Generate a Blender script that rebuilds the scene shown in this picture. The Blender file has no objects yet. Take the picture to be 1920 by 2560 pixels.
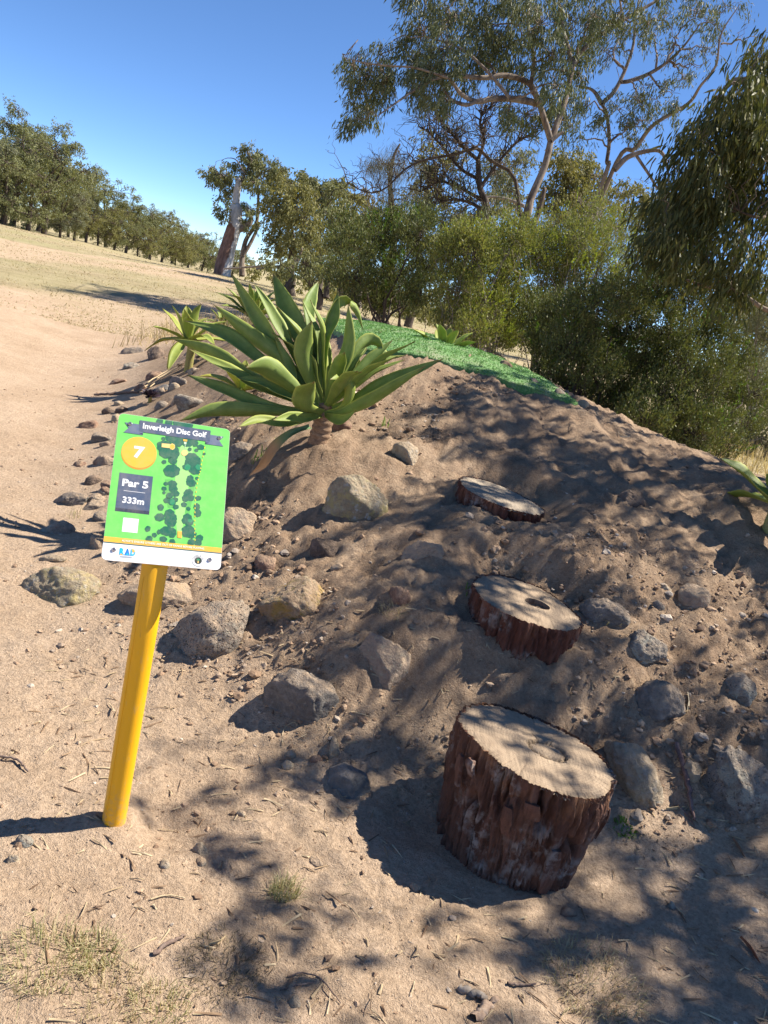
import bpy, bmesh, math, random
import numpy as np
from mathutils import Matrix, Vector, Quaternion

# ------------------------------------------------------------------ camera, sky, sun, exposure
SC = bpy.context.scene
COL = SC.collection
F, PITCH, ROLL, CAMH = 1965.0, math.radians(15.3), math.radians(13.5), 1.65   # focal length in photo pixels (1920x2560)
FW = np.array([0, math.cos(PITCH), -math.sin(PITCH)]); RT = np.array([1., 0, 0]); DN = np.array([0, -math.sin(PITCH), -math.cos(PITCH)])
CX = math.cos(ROLL)*RT - math.sin(ROLL)*DN
CY = -(math.sin(ROLL)*RT + math.cos(ROLL)*DN)
cam = bpy.data.objects.new('camera', bpy.data.cameras.new('camera'))
COL.objects.link(cam)
cam.data.sensor_fit = 'VERTICAL'; cam.data.sensor_height = 24; cam.data.lens = F/2560*24
cam.data.clip_start = 0.05; cam.data.clip_end = 3000
M4 = Matrix.Identity(4)
for i in range(3):
    M4[i][0] = CX[i]; M4[i][1] = CY[i]; M4[i][2] = -FW[i]
M4[2][3] = CAMH
cam.matrix_world = M4
SC.camera = cam
SC.render.resolution_x, SC.render.resolution_y = 768, 1024

SUN_EL, SUN_AZ = math.radians(52), math.radians(23)        # azimuth measured from +X towards +Y
SDIR = np.array([math.cos(SUN_EL)*math.cos(SUN_AZ), math.cos(SUN_EL)*math.sin(SUN_AZ), math.sin(SUN_EL)])
world = bpy.data.worlds.new('World'); SC.world = world; world.use_nodes = True
wn = world.node_tree; wn.nodes.clear()
sky = wn.nodes.new('ShaderNodeTexSky'); sky.sky_type = 'NISHITA'; sky.sun_disc = False
sky.sun_elevation = SUN_EL; sky.sun_rotation = math.pi/2 - SUN_AZ
sky.altitude = 6000; sky.air_density = 1.0; sky.dust_density = 0.0; sky.ozone_density = 4.0
bg = wn.nodes.new('ShaderNodeBackground'); bg.inputs['Strength'].default_value = 0.1
wo = wn.nodes.new('ShaderNodeOutputWorld')
hs = wn.nodes.new('ShaderNodeHueSaturation'); hs.inputs['Saturation'].default_value = 1.08; wn.links.new(sky.outputs[0], hs.inputs['Color']); wn.links.new(hs.outputs[0], bg.inputs['Color']); wn.links.new(bg.outputs[0], wo.inputs['Surface'])
sl = bpy.data.lights.new('sun', 'SUN'); sl.energy = 4.9; sl.angle = math.radians(0.53); sl.color = (1.0, 0.915, 0.79)
so = bpy.data.objects.new('sun', sl); COL.objects.link(so)
so.rotation_euler = Vector(SDIR).to_track_quat('Z', 'Y').to_euler()
vs = SC.view_settings
vs.view_transform = 'Standard'; vs.look = 'None'; vs.exposure = 1.12; vs.gamma = 1.0; vs.use_curve_mapping = False
SC.cycles.max_bounces = 6; SC.cycles.transparent_max_bounces = 4; SC.cycles.diffuse_bounces = 3
SC.cycles.glossy_bounces = 2; SC.cycles.transmission_bounces = 3

# ------------------------------------------------------------------ maths helpers
rng = np.random.default_rng(7)
random.seed(7)
O3 = np.array([0, 0, CAMH])
def ray(u, v):
    dx = (u-960)/F; dy = (v-1280)/F
    xr = dx*math.cos(ROLL)+dy*math.sin(ROLL); yd = -dx*math.sin(ROLL)+dy*math.cos(ROLL)
    return FW+RT*xr+DN*yd
def atd(u, v, d): return O3+ray(u, v)*d
def atz(u, v, z):
    r = ray(u, v); return O3+r*((z-CAMH)/r[2])
def unit(v):
    v = np.asarray(v, float); return v/(np.linalg.norm(v)+1e-12)
def sstep(a, b, x):
    t = np.clip((np.asarray(x, float)-a)/(b-a), 0, 1); return t*t*(3-2*t)
def _h(ix, iy, iz, s):
    n = (ix.astype(np.int64)*374761393 + iy.astype(np.int64)*668265263 + iz.astype(np.int64)*2147483647 + s*974634777) & 0xffffffff
    n = ((n ^ (n >> 13))*1274126177) & 0xffffffff
    n = ((n ^ (n >> 16))*2246822519) & 0xffffffff
    return ((n ^ (n >> 15)) & 0xffffff)/float(0xffffff)
def vnoise(x, y, z=None, s=0):                 # value noise, -1..1
    x = np.asarray(x, float); y = np.asarray(y, float)
    z = np.zeros_like(x) if z is None else np.asarray(z, float)
    x0 = np.floor(x); y0 = np.floor(y); z0 = np.floor(z)
    fx = x-x0; fy = y-y0; fz = z-z0
    fx = fx*fx*(3-2*fx); fy = fy*fy*(3-2*fy); fz = fz*fz*(3-2*fz)
    r = 0
    for a in (0, 1):
        for b in (0, 1):
            for c in (0, 1):
                w = (fx if a else 1-fx)*(fy if b else 1-fy)*(fz if c else 1-fz)
                r = r + w*_h(x0+a, y0+b, z0+c, s)
    return r*2-1
def fbm(x, y, z=None, o=4, s=0, g=.5):
    t = 0; a = 1; n = 0
    for k in range(o):
        t = t + a*vnoise(np.asarray(x)*2**k+13.7*k, np.asarray(y)*2**k+7.1*k, None if z is None else np.asarray(z)*2**k, s+k); n += a; a *= g
    return t/n

# ------------------------------------------------------------------ mesh helpers
def mesh_np(name, V, Fc, smooth=True):
    """V (n,3), Fc: list of int arrays, each (m,k)"""
    me = bpy.data.meshes.new(name)
    V = np.asarray(V, np.float32)
    me.vertices.add(len(V)); me.vertices.foreach_set('co', V.ravel())
    if not isinstance(Fc, list): Fc = [Fc]
    Fc = [np.asarray(f, np.int32) for f in Fc if len(f)]
    nl = sum(f.size for f in Fc); nf = sum(len(f) for f in Fc)
    me.loops.add(nl); me.polygons.add(nf)
    me.loops.foreach_set('vertex_index', np.concatenate([f.ravel() for f in Fc]))
    tot = np.concatenate([np.full(len(f), f.shape[1], np.int32) for f in Fc])
    st = np.concatenate([[0], np.cumsum(tot)[:-1]]).astype(np.int32)
    me.polygons.foreach_set('loop_start', st); me.polygons.foreach_set('loop_total', tot)
    me.polygons.foreach_set('use_smooth', np.full(nf, smooth))
    me.update(calc_edges=True); me.validate()
    return me
def link(name, me, m=None, parent=None, mat=None):
    o = bpy.data.objects.new(name, me); COL.objects.link(o)
    if m is not None and me is not None and not len(me.materials): me.materials.append(m)
    if parent is not None: o.parent = parent
    if mat is not None: o.matrix_local = mat
    return o
def tag(o, label=None, cat=None, group=None, kind=None):
    if label: o['label'] = label
    if cat: o['category'] = cat
    if group: o['group'] = group
    if kind: o['kind'] = kind
    return o
def empty(name, loc, label, cat, group=None):
    o = bpy.data.objects.new(name, None); COL.objects.link(o); o.location = loc; o.empty_display_size = .1
    return tag(o, label, cat, group)
class MB:
    def __init__(s): s.V = []; s.F = {}; s.n = 0
    def add(s, V, *Fs):
        V = np.asarray(V, float)
        for f in Fs:
            f = np.asarray(f, int)
            if len(f): s.F.setdefault(f.shape[1], []).append(f+s.n)
        s.V.append(V); s.n += len(V)
    def build(s, name, m, parent=None, smooth=True, origin=None):
        V = np.concatenate(s.V)
        if origin is not None: V = V-np.asarray(origin)
        me = mesh_np(name, V, [np.concatenate(f) for f in s.F.values()], smooth)
        return link(name, me, m, parent)
def tube(pts, rad, k=6, cap=True):
    P = np.asarray(pts, float); n = len(P); R_ = np.broadcast_to(np.asarray(rad, float), (n,))
    T = np.gradient(P, axis=0); T /= np.linalg.norm(T, axis=1)[:, None]+1e-12
    up = np.array([0, 0, 1.]) if abs(T[0][2]) < .9 else np.array([1., 0, 0])
    A = np.cross(T, up); A /= np.linalg.norm(A, axis=1)[:, None]+1e-9
    for i in range(1, n):
        a = A[i-1]-T[i]*(A[i-1]@T[i]); A[i] = a/(np.linalg.norm(a)+1e-9)
    B = np.cross(T, A)
    th = np.arange(k)*2*math.pi/k
    V = P[:, None, :]+R_[:, None, None]*(np.cos(th)[None, :, None]*A[:, None, :]+np.sin(th)[None, :, None]*B[:, None, :])
    V = V.reshape(-1, 3)
    i, j = np.meshgrid(np.arange(n-1), np.arange(k), indexing='ij')
    a = i*k+j; b = i*k+(j+1) % k
    Q = np.stack([a, b, b+k, a+k], -1).reshape(-1, 4)
    if cap:
        V = np.vstack([V, P[-1]+T[-1]*R_[-1]*.4])
        tip = n*k; e = (n-1)*k+np.arange(k)
        return V, Q, np.stack([e, (n-1)*k+(np.arange(k)+1) % k, np.full(k, tip)], -1)
    return V, Q
def spline(pts, n=12):
    P = np.asarray(pts, float); m = len(P)
    if m == 2: return P[0]+(P[1]-P[0])*np.linspace(0, 1, n)[:, None]
    E = np.vstack([2*P[0]-P[1], P, 2*P[-1]-P[-2]]); out = []
    for t in np.linspace(0, m-1, n):
        i = min(int(t), m-2); f = t-i; a, b, c, d = E[i], E[i+1], E[i+2], E[i+3]
        out.append(.5*((2*b)+(-a+c)*f+(2*a-5*b+4*c-d)*f*f+(-a+3*b-3*c+d)*f**3))
    return np.array(out)
_ico = {}
def ico(sub):
    if sub not in _ico:
        bm = bmesh.new(); bmesh.ops.create_icosphere(bm, subdivisions=sub, radius=1)
        _ico[sub] = (np.array([v.co[:] for v in bm.verts]), np.array([[v.index for v in f.verts] for f in bm.faces])); bm.free()
    return _ico[sub]

# ------------------------------------------------------------------ materials
def newmat(name):
    m = bpy.data.materials.new(name); m.use_nodes = True; nt = m.node_tree; nt.nodes.clear()
    out = nt.nodes.new('ShaderNodeOutputMaterial'); p = nt.nodes.new('ShaderNodeBsdfPrincipled')
    nt.links.new(p.outputs[0], out.inputs[0])
    return m, nt, p, out
class NT:
    def __init__(s, nt): s.nt = nt
    def n(s, t, **kw):
        x = s.nt.nodes.new('ShaderNode'+t)
        for k, v in kw.items(): setattr(x, k, v)
        return x
    def l(s, a, b): s.nt.links.new(a, b)
    def noise(s, scale, detail=4, rough=.55, vec=None, dist=0):
        x = s.n('TexNoise'); x.inputs['Scale'].default_value = scale; x.inputs['Detail'].default_value = detail
        x.inputs['Roughness'].default_value = rough; x.inputs['Distortion'].default_value = dist
        if vec is not None: s.l(vec, x.inputs['Vector'])
        return x.outputs['Fac']
    def ramp(s, fac, stops):
        x = s.n('ValToRGB'); e = x.color_ramp.elements
        while len(e) < len(stops): e.new(.5)
        for q, (p, c) in zip(e, stops):
            q.position = p; q.color = (*c, 1) if len(c) == 3 else c
        s.l(fac, x.inputs[0]); return x.outputs[0]
    def mix(s, fac, a, b, mode='MIX'):
        x = s.n('Mix', data_type='RGBA', blend_type=mode)
        for sock, v in ((x.inputs[0], fac), (x.inputs[6], a), (x.inputs[7], b)):
            if hasattr(v, 'is_linked'): s.l(v, sock)
            elif isinstance(v, (int, float)): sock.default_value = v
            else: sock.default_value = (*v, 1)
        return x.outputs[2]
    def m(s, op, a, b=0., c=None):
        x = s.n('Math', operation=op)
        for i, v in enumerate((a, b) if c is None else (a, b, c)):
            if hasattr(v, 'is_linked'): s.l(v, x.inputs[i])
            else: x.inputs[i].default_value = v
        return x.outputs[0]
    def rng_(s, v, a, b, c=0., d=1.):
        x = s.n('MapRange'); s.l(v, x.inputs[0])
        for i, q in enumerate((a, b, c, d)): x.inputs[i+1].default_value = q
        return x.outputs[0]
    def bump(s, h, dist, strength=1., normal=None):
        x = s.n('Bump'); x.inputs['Strength'].default_value = strength; x.inputs['Distance'].default_value = dist; s.l(h, x.inputs['Height'])
        if normal is not None: s.l(normal, x.inputs['Normal'])
        return x.outputs[0]
def coords(N, kind='Object', scale=None):
    c = N.n('TexCoord').outputs[kind]
    if scale:
        mp = N.n('Mapping'); mp.inputs['Scale'].default_value = scale; N.l(c, mp.inputs[0]); c = mp.outputs[0]
    return c
def flat(name, col, rough=.6, spec=.3, metallic=0.):
    m, nt, p, o = newmat(name); p.inputs['Base Color'].default_value = (*col, 1); p.inputs['Roughness'].default_value = rough
    p.inputs['Specular IOR Level'].default_value = spec; p.inputs['Metallic'].default_value = metallic
    return m
def srgb(r, g, b):
    f = lambda c: c/12.92 if c <= .04045 else ((c+.055)/1.055)**2.4
    return (f(r/255), f(g/255), f(b/255))
def leafmat(name, cols, trans=.3, rough=.5, spec=.3, tcol=None):
    m, nt, p, o = newmat(name); N = NT(nt)
    r = N.n('NewGeometry').outputs['Random Per Island']
    st = [(i/(max(1, len(cols)-1)), c) for i, c in enumerate(cols)]
    c = N.ramp(r, st)
    N.l(c, p.inputs['Base Color']); p.inputs['Roughness'].default_value = rough; p.inputs['Specular IOR Level'].default_value = spec
    t = N.n('BsdfTranslucent'); N.l(N.mix(1., c, tcol or (1.25, 1.2, .6), 'MULTIPLY'), t.inputs[0])
    x = N.n('MixShader'); x.inputs[0].default_value = trans; N.l(p.outputs[0], x.inputs[1]); N.l(t.outputs[0], x.inputs[2]); N.l(x.outputs[0], o.inputs[0])
    return m
def barkmat(name, cols, scale=6, bump=.01, stretch=(1, 1, .25)):
    m, nt, p, o = newmat(name); N = NT(nt); v = coords(N, 'Object', stretch)
    n1 = N.noise(scale, 6, .65, v); n2 = N.noise(scale*4, 4, .6, v)
    c = N.ramp(n1, [(.3+.4*i/(len(cols)-1), c) for i, c in enumerate(cols)])
    N.l(N.mix(.35, c, N.ramp(n2, [(.3, (.25, .2, .17)), (.7, (1, .95, .9))]), 'MULTIPLY'), p.inputs['Base Color'])
    p.inputs['Roughness'].default_value = .9; p.inputs['Specular IOR Level'].default_value = .15
    N.l(N.bump(n2, bump), p.inputs['Normal'])
    return m

SAND = (.50, .355, .235)
def ground_material():
    m, nt, p, o = newmat('sandy_soil'); N = NT(nt); v = coords(N)
    a = N.n('Attribute'); a.attribute_name = 'mound'; mound = a.outputs['Fac']
    g = N.n('Attribute'); g.attribute_name = 'grass'; grass = g.outputs['Fac']
    n1 = N.noise(1.3, 5, .6, v); n2 = N.noise(9, 6, .62, v); n3 = N.noise(70, 5, .7, v); n4 = N.noise(.22, 4, .55, v); n5 = N.noise(3.3, 7, .68, v, .5); n6 = N.noise(240, 3, .7, v)
    sand = N.ramp(N.m('ADD', N.m('MULTIPLY', n1, .5), N.m('MULTIPLY', n5, .5)), [(.3, (.42, .305, .205)), (.46, (.53, .395, .275)), (.56, (.58, .44, .315)), (.7, (.64, .495, .365))])
    soil = N.ramp(N.m('ADD', N.m('MULTIPLY', n2, .45), N.m('MULTIPLY', n5, .55)), [(.32, (.20, .14, .092)), (.45, (.32, .225, .152)), (.56, (.43, .315, .215)), (.68, (.54, .405, .285))])
    c = N.mix(mound, sand, soil)
    c = N.mix(N.rng_(n3, .38, .66, .75, 0), c, N.mix(.62, c, (.16, .10, .062)))
    c = N.mix(N.rng_(n6, .5, .7, 0, .45), c, (.58, .45, .32))
    vo = N.n('TexVoronoi'); vo.inputs['Scale'].default_value = 120; N.l(v, vo.inputs['Vector'])
    sp = N.rng_(vo.outputs['Distance'], .10, .19, 1, 0)
    wh = N.n('TexWhiteNoise'); N.l(vo.outputs['Position'], wh.inputs['Vector'])
    spc = N.ramp(wh.outputs['Value'], [(0., (.10, .07, .05)), (.45, (.34, .24, .16)), (.8, (.58, .46, .35)), (1., (.75, .68, .6))])
    c = N.mix(N.m('MULTIPLY', sp, .75), c, spc)
    dry = N.ramp(N.noise(1.1, 6, .7, v), [(.3, (.22, .175, .10)), (.48, (.33, .27, .165)), (.7, (.41, .335, .22))])
    dry = N.mix(N.rng_(n4, .35, .7, 0, .55), dry, (.29, .28, .13))
    c = N.mix(grass, c, dry)
    N.l(c, p.inputs['Base Color']); p.inputs['Roughness'].default_value = .95; p.inputs['Specular IOR Level'].default_value = .1
    h = N.m('ADD', N.m('MULTIPLY', n3, .5), N.m('MULTIPLY', n6, .25))
    h = N.m('ADD', h, N.m('MULTIPLY', sp, .12)); h = N.m('ADD', h, N.m('MULTIPLY', n2, .9))
    N.l(N.bump(h, .03, 1.), p.inputs['Normal'])
    return m

def rock_material(name, base, alt, dust=.5, lichen=None, pits=0., scale=14):
    m, nt, p, o = newmat(name); N = NT(nt); v = coords(N)
    oi = N.n('ObjectInfo').outputs['Random']
    ad = N.n('VectorMath', operation='ADD'); N.l(v, ad.inputs[0]); cb = N.n('CombineXYZ'); N.l(N.m('MULTIPLY', oi, 37.), cb.inputs[0]); N.l(cb.outputs[0], ad.inputs[1]); v = ad.outputs[0]
    n1 = N.noise(scale, 6, .65, v); n2 = N.noise(scale*6, 5, .6, v)
    c = N.ramp(n1, [(.3, base), (.7, alt)])
    c = N.mix(N.rng_(n2, .45, .68, 0, .6), c, tuple(x*.45 for x in base))
    c = N.mix(N.rng_(N.noise(scale*3, 6, .75, v), .52, .62, 0, .45), c, tuple(min(.6, x*1.7) for x in alt))
    if lichen:
        n3 = N.noise(scale*.8, 7, .7, v, .6)
        c = N.mix(N.rng_(n3, .5, .6, 0, .8), c, lichen[0])
        if len(lichen) > 1: c = N.mix(N.rng_(N.noise(scale*1.7, 7, .7, v, .4), .56, .64, 0, .75), c, lichen[1])
    nz = N.n('SeparateXYZ'); N.l(N.n('NewGeometry').outputs['Normal'], nz.inputs[0])
    du = N.m('MULTIPLY', N.rng_(nz.outputs[2], .1, .8), N.rng_(n1, .35, .6, .15, 1.))
    c = N.mix(N.m('MULTIPLY', du, dust), c, (.49, .355, .235))
    N.l(c, p.inputs['Base Color']); p.inputs['Roughness'].default_value = .92; p.inputs['Specular IOR Level'].default_value = .25
    h = N.m('ADD', n2, N.m('MULTIPLY', N.noise(scale*22, 3, .6, v), .35))
    h = N.m('ADD', h, N.m('MULTIPLY', N.noise(scale*2.2, 7, .7, v), 1.6)); nb = N.bump(h, .014, 1.)
    if pits:
        vo = N.n('TexVoronoi'); vo.inputs['Scale'].default_value = 75; N.l(v, vo.inputs['Vector'])
        nb = N.bump(N.rng_(vo.outputs['Distance'], .05, .35), .012*pits, 1., nb)
    N.l(nb, p.inputs['Normal'])
    return m

# ------------------------------------------------------------------ terrain
CTRL = []
def cp(u, v, z): CTRL.append((*atz(u, v, z)[:2], z))
def cx(x, y, z): CTRL.append((x, y, z))
for u, v, z in [(0, 2560, 0), (960, 2560, 0), (1920, 2560, .03), (1296, 2250, -.01), (500, 2250, 0), (272, 2060, 0), (700, 1920, .02), (1000, 2100, .0), (1000, 1950, .03), (60, 1500, 0), (0, 1300, 0), (100, 1360, 0),
                (170, 1260, 0), (240, 1110, 0), (290, 970, 0), (320, 890, 0), (0, 1000, 0), (0, 800, 0), (0, 1700, 0), (200, 1700, .0), (400, 1750, .03), (560, 1800, .03),
                (740, 1760, .12), (720, 1500, .32), (850, 1400, .45), (880, 1230, .64), (789, 1136, .72), (500, 1560, .16), (400, 1500, .13), (600, 1320, .38), (270, 1480, .05), (620, 1080, .66), (540, 1010, .55),
                (330, 1330, .10), (430, 1200, .27), (380, 1080, .25), (950, 1640, .33), (1060, 1380, .6), (1160, 1620, .40), (1120, 1750, .2), (1000, 1830, .10), (1420, 1730, .33), (1530, 2000, .10), (1620, 1800, .3), (1700, 2020, .12), (1850, 2050, .13),
                (1880, 1880, .3), (1750, 1680, .44), (1880, 1620, .52), (1700, 1450, .68), (1900, 1420, .76), (1560, 1500, .6), (1500, 1280, .80), (1250, 1300, .74), (1100, 1180, .78), (1850, 1250, .98), (430, 870, .3), (520, 850, .55), (600, 830, .8), (650, 812, .95)]: cp(u, v, z)
TURF = [atz(u, v, 1.18) for u, v in ((886, 882), (1443, 1022), (1165, 893), (793, 804))]     # front-left, front-right, back-right, back-left
for t in TURF: cx(t[0], t[1], 1.18)
for x, y, z in [(.3, 5.0, 1.04), (-.35, 5.0, .93), (1.2, 5.0, 1.04), (1.62, 5.54, 1.10), (2.07, 5.53, 1.07), (2.4, 5.2, 1.05), (-.3, 10, 1.1), (.6, 10, 1.02), (1.9, 7.5, 1.0), (3.2, 5.5, .75), (3.0, 4.0, .8), (3.2, 2.8, .45), (3.2, 1.8, .05), (4.6, 5, .1), (5, 8, .1), (2.6, 9, .7),
                (-1.8, 10.5, .8), (.5, 13, .6), (-2, 14, .5), (3, 13, .45), (6, 14, .3), (0, 20, .4), (-5, 20, .2), (5, 22, .3), (-1, 30, .3), (-11.5, 44.2, .45), (-20, 54, -.1), (0, 45, .3), (20, 40, 0), (12, 8, 0), (10, 2, 0), (3, 0, 0), (0, 0, 0), (-2, 0, 0), (-4, 3, 0), (-9, 8, 0), (-6, 16, 0), (-9.2, 17.2, 0), (-15, 20, 0), (-24, 42, 0),
                (-28.6, 55.6, 0), (-40, 50, .3), (0, -10, 0), (15, -15, 0), (-15, -15, 0)]: cx(x, y, z)
for u, v, d in [(60, 575, 60), (200, 600, 88), (340, 640, 98), (480, 670, 167)]:
    q = atd(u, v, d); cx(*q)
cx(-80, 300, -5); cx(0, 400, -5); cx(100, 300, -4); cx(200, 100, -2); cx(-200, 150, 0); cx(-150, 0, 0); cx(0, -150, 0); cx(150, -100, 0); cx(0, 900, -6); cx(600, 600, -6); cx(-600, 600, -3); cx(30, 100, -1); cx(-600, -400, 0); cx(600, -400, 0)
CTRL = np.array(CTRL)
def warp(x, y):
    dx = x-0.; dy = y-2.5; r = np.hypot(dx, dy)+1e-9; k = np.log1p(r/2.5)*2.5/r
    return dx*k, dy*k
_qx, _qy = warp(CTRL[:, 0], CTRL[:, 1])
def _phi(r2): return np.where(r2 > 1e-12, .5*r2*np.log(np.maximum(r2, 1e-12)), 0)
_n = len(CTRL)
_A = np.zeros((_n+3, _n+3)); _A[:_n, :_n] = _phi((_qx[:, None]-_qx)**2+(_qy[:, None]-_qy)**2)+np.eye(_n)*.012
_A[:_n, _n] = 1; _A[:_n, _n+1] = _qx; _A[:_n, _n+2] = _qy; _A[_n:, :_n] = _A[:_n, _n:].T
_w = np.linalg.solve(_A, np.concatenate([CTRL[:, 2], np.zeros(3)]))
STUMPS = [dict(p=atd(1345, 1866, 2.60), r=.262, h=.62, tilt=2, cut=3, tx=-4, fl=-.16, lip=.09, seed=3), dict(p=atd(1316, 1500, 3.33), r=.248, h=.5, tilt=3, cut=2, tx=0, fl=-.08, lip=.08, seed=11), dict(p=atd(1252, 1236, 4.15), r=.245, h=.45, tilt=3, cut=3, fl=0, lip=.035, seed=23)]
def hbase(x, y):
    x = np.atleast_1d(np.asarray(x, float)).ravel(); y = np.atleast_1d(np.asarray(y, float)).ravel()
    qx, qy = warp(x, y); z = _w[_n]+_w[_n+1]*qx+_w[_n+2]*qy
    for i in range(_n): z = z+_w[i]*_phi((qx-_qx[i])**2+(qy-_qy[i])**2)
    return z
def height(x, y):
    x = np.atleast_1d(np.asarray(x, float)).ravel(); y = np.atleast_1d(np.asarray(y, float)).ravel()
    z = hbase(x, y); r = np.hypot(x, y-2)
    mo = sstep(.03, .3, z)*sstep(14, 9, r)
    near = sstep(30, 8, r)
    z = z+near*(.006+.034*mo)*fbm(x*2.1, y*2.1, o=3, s=5)
    vn = sstep(9, 4, r)
    l2 = fbm(x*9, y*9, o=3, s=9); z = z+vn*(.010+.022*mo)*l2
    l3 = fbm(x*28, y*28, o=3, s=12, g=.6); z = z+vn*(.0055+.0095*mo)*np.where(l3 > 0, l3*1.5, l3*.7)
    cl = sstep(-.1, .35, fbm(x*1.4+3, y*1.4, o=2, s=31)+.25*mo)                  # crumbly patches
    z = z+vn*cl*.016*np.maximum(0, vnoise(x*42, y*42, s=41)-.1)
    for S in STUMPS:                                   # the soil never buries a stump's cut face
        d = np.hypot(x-S['p'][0], y-S['p'][1]); lim = S['p'][2]-.012-S['lip']*sstep(.3, -.7, (y-S['p'][1])/S['r'])-np.tan(math.radians(S['tilt']+S['cut']))*(x-S['p'][0])
        k = sstep(S['r']*1.75, S['r']*1.12, d); z = z-k*np.maximum(0, z-lim)
    db = np.abs(x)*0+fbm(x*17, y*17, o=2, s=71); z = z+vn*(.003+.013*mo)*(np.abs(db)*-1.6+.4)          # crusty billows
    z = z+.014*np.exp(-((np.hypot(x+.5615, y-1.947)-.055)/.035)**2)*(1+.6*l2)
    z = z+vn*mo*.016*fbm(x*5.5+.8*y, y*1.1, o=3, s=101)                       # rain runnels down the slope
    for fx, fy, fa, fd in FEET:
        ex = (x-fx)*math.cos(fa)+(y-fy)*math.sin(fa); ey = -(x-fx)*math.sin(fa)+(y-fy)*math.cos(fa); e = (ex/.115)**4+(ey/.042)**4
        z = z-fd*np.exp(-e)*(1+.25*np.sin(ex*260))+fd*.35*np.exp(-((e-1.8)/.9)**2)
    for px, py, rr, dd in PITS: z = z-dd*np.exp(-((x-px)**2+(y-py)**2)/rr**2)
    return z
_rf = random.Random(5); FEET = [(_rf.uniform(-2.2, .35) if i < 26 else _rf.uniform(.3, 1.3), _rf.uniform(1.25, 4.6) if i < 26 else _rf.uniform(1.3, 1.9), _rf.uniform(.6, 2.4), _rf.uniform(.006, .015)) for i in range(34)]
FEET = [f for f in FEET if not (f[0] > -.9 and f[1] > 2.4) and math.hypot(f[0]+.56, f[1]-1.96) > .2]
PITS = [(*atz(430, 2050, 0)[:2], .10, .035), (STUMPS[0]['p'][0]-.34, STUMPS[0]['p'][1]-.02, .12, .05), (STUMPS[1]['p'][0]-.30, STUMPS[1]['p'][1]-.05, .10, .05), (STUMPS[2]['p'][0]-.22, STUMPS[2]['p'][1]-.10, .10, .03)]
GX0, GY0, GS, GNX, GNY = -6., .6, .04, 400, 400
def _mkgrid():
    gx, gy = np.meshgrid(GX0+GS*np.arange(GNX), GY0+GS*np.arange(GNY)); return height(gx, gy).reshape(GNY, GNX)
_HG = _mkgrid()
def hq(x, y):                                   # quick look-up of the terrain near the mound
    x = np.atleast_1d(np.asarray(x, float)).ravel(); y = np.atleast_1d(np.asarray(y, float)).ravel()
    fx = (x-GX0)/GS; fy = (y-GY0)/GS; ok = (fx >= 0) & (fy >= 0) & (fx < GNX-1) & (fy < GNY-1); z = np.zeros(len(x))
    if (~ok).any(): z[~ok] = hbase(x[~ok], y[~ok])
    i = fx[ok].astype(int); j = fy[ok].astype(int); a = fx[ok]-i; b = fy[ok]-j
    z[ok] = (_HG[j, i]*(1-a)+_HG[j, i+1]*a)*(1-b)+(_HG[j+1, i]*(1-a)+_HG[j+1, i+1]*a)*b
    return z
_TT = np.concatenate([np.linspace(.8, 12, 700), np.linspace(12, 120, 150)[1:]])
def hit(u, v):
    r = ray(u, v); P = O3+r*_TT[:, None]; d = P[:, 2]-hq(P[:, 0], P[:, 1])
    i = int(np.argmax(d < 0)) if (d < 0).any() else len(_TT)-1
    k = d[i-1]/(d[i-1]-d[i]) if i > 0 and d[i] < 0 else 1.; t = _TT[max(0, i-1)]+(_TT[i]-_TT[max(0, i-1)])*k
    return O3+r*t, t
def graded(lo, a, b, hi, s0, g):
    mid = np.arange(a, b+s0, s0)
    def ext(x, lim):
        out = []; s = s0
        while x < lim:
            s *= g; x += s; out.append(x)
        return out
    up = ext(mid[-1], hi); dn = [-q for q in ext(-mid[0], -lo)]
    return np.array(dn[::-1]+list(mid)+up)
def build_ground():
    X = graded(-700, -1.1, 1.75, 700, .0135, 1.04); Y = graded(-300, 1.2, 3.4, 1200, .0135, 1.03)
    gx, gy = np.meshgrid(X, Y); x = gx.ravel(); y = gy.ravel()
    z = height(x, y); nx = len(X); ny = len(Y)
    i, j = np.meshgrid(np.arange(ny-1), np.arange(nx-1), indexing='ij'); a = (i*nx+j).ravel()
    me = mesh_np('ground', np.stack([x, y, z], 1), np.stack([a, a+1, a+nx+1, a+nx], 1))
    mo = sstep(.02, .35, hbase(x, y)+.08*fbm(x*2, y*2, o=3, s=77))*sstep(16, 10, np.hypot(x, y))
    e = fbm(x*.35, y*.35, o=4, s=88)
    gr = sstep(13.2, 16.5, y+2.6*e-.12*np.abs(x+5)+.0*x)
    # worn sandy patches on the fairway
    pat = sstep(-.05, .3, fbm(x*.16+4, y*.16, o=3, s=93)+.45*np.exp(-((x+14)**2/40+(y-27)**2/60)))
    gr = gr*(1-.8*pat*sstep(75, 30, y))
    gr = np.maximum(gr, sstep(11.5, 13, y)*sstep(-1.5, 1, x)*.8); gr = np.maximum(gr, sstep(3.4, 5, x)*.7*sstep(7, 9, y)); gr = np.where(y < 1, 0, gr)
    for nm, d in (('mound', mo), ('grass', gr)):
        at = me.attributes.new(nm, 'FLOAT', 'POINT'); at.data.foreach_set('value', d.astype(np.float32))
    tag(link('ground', me, ground_material()), kind='structure')
build_ground()

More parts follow.
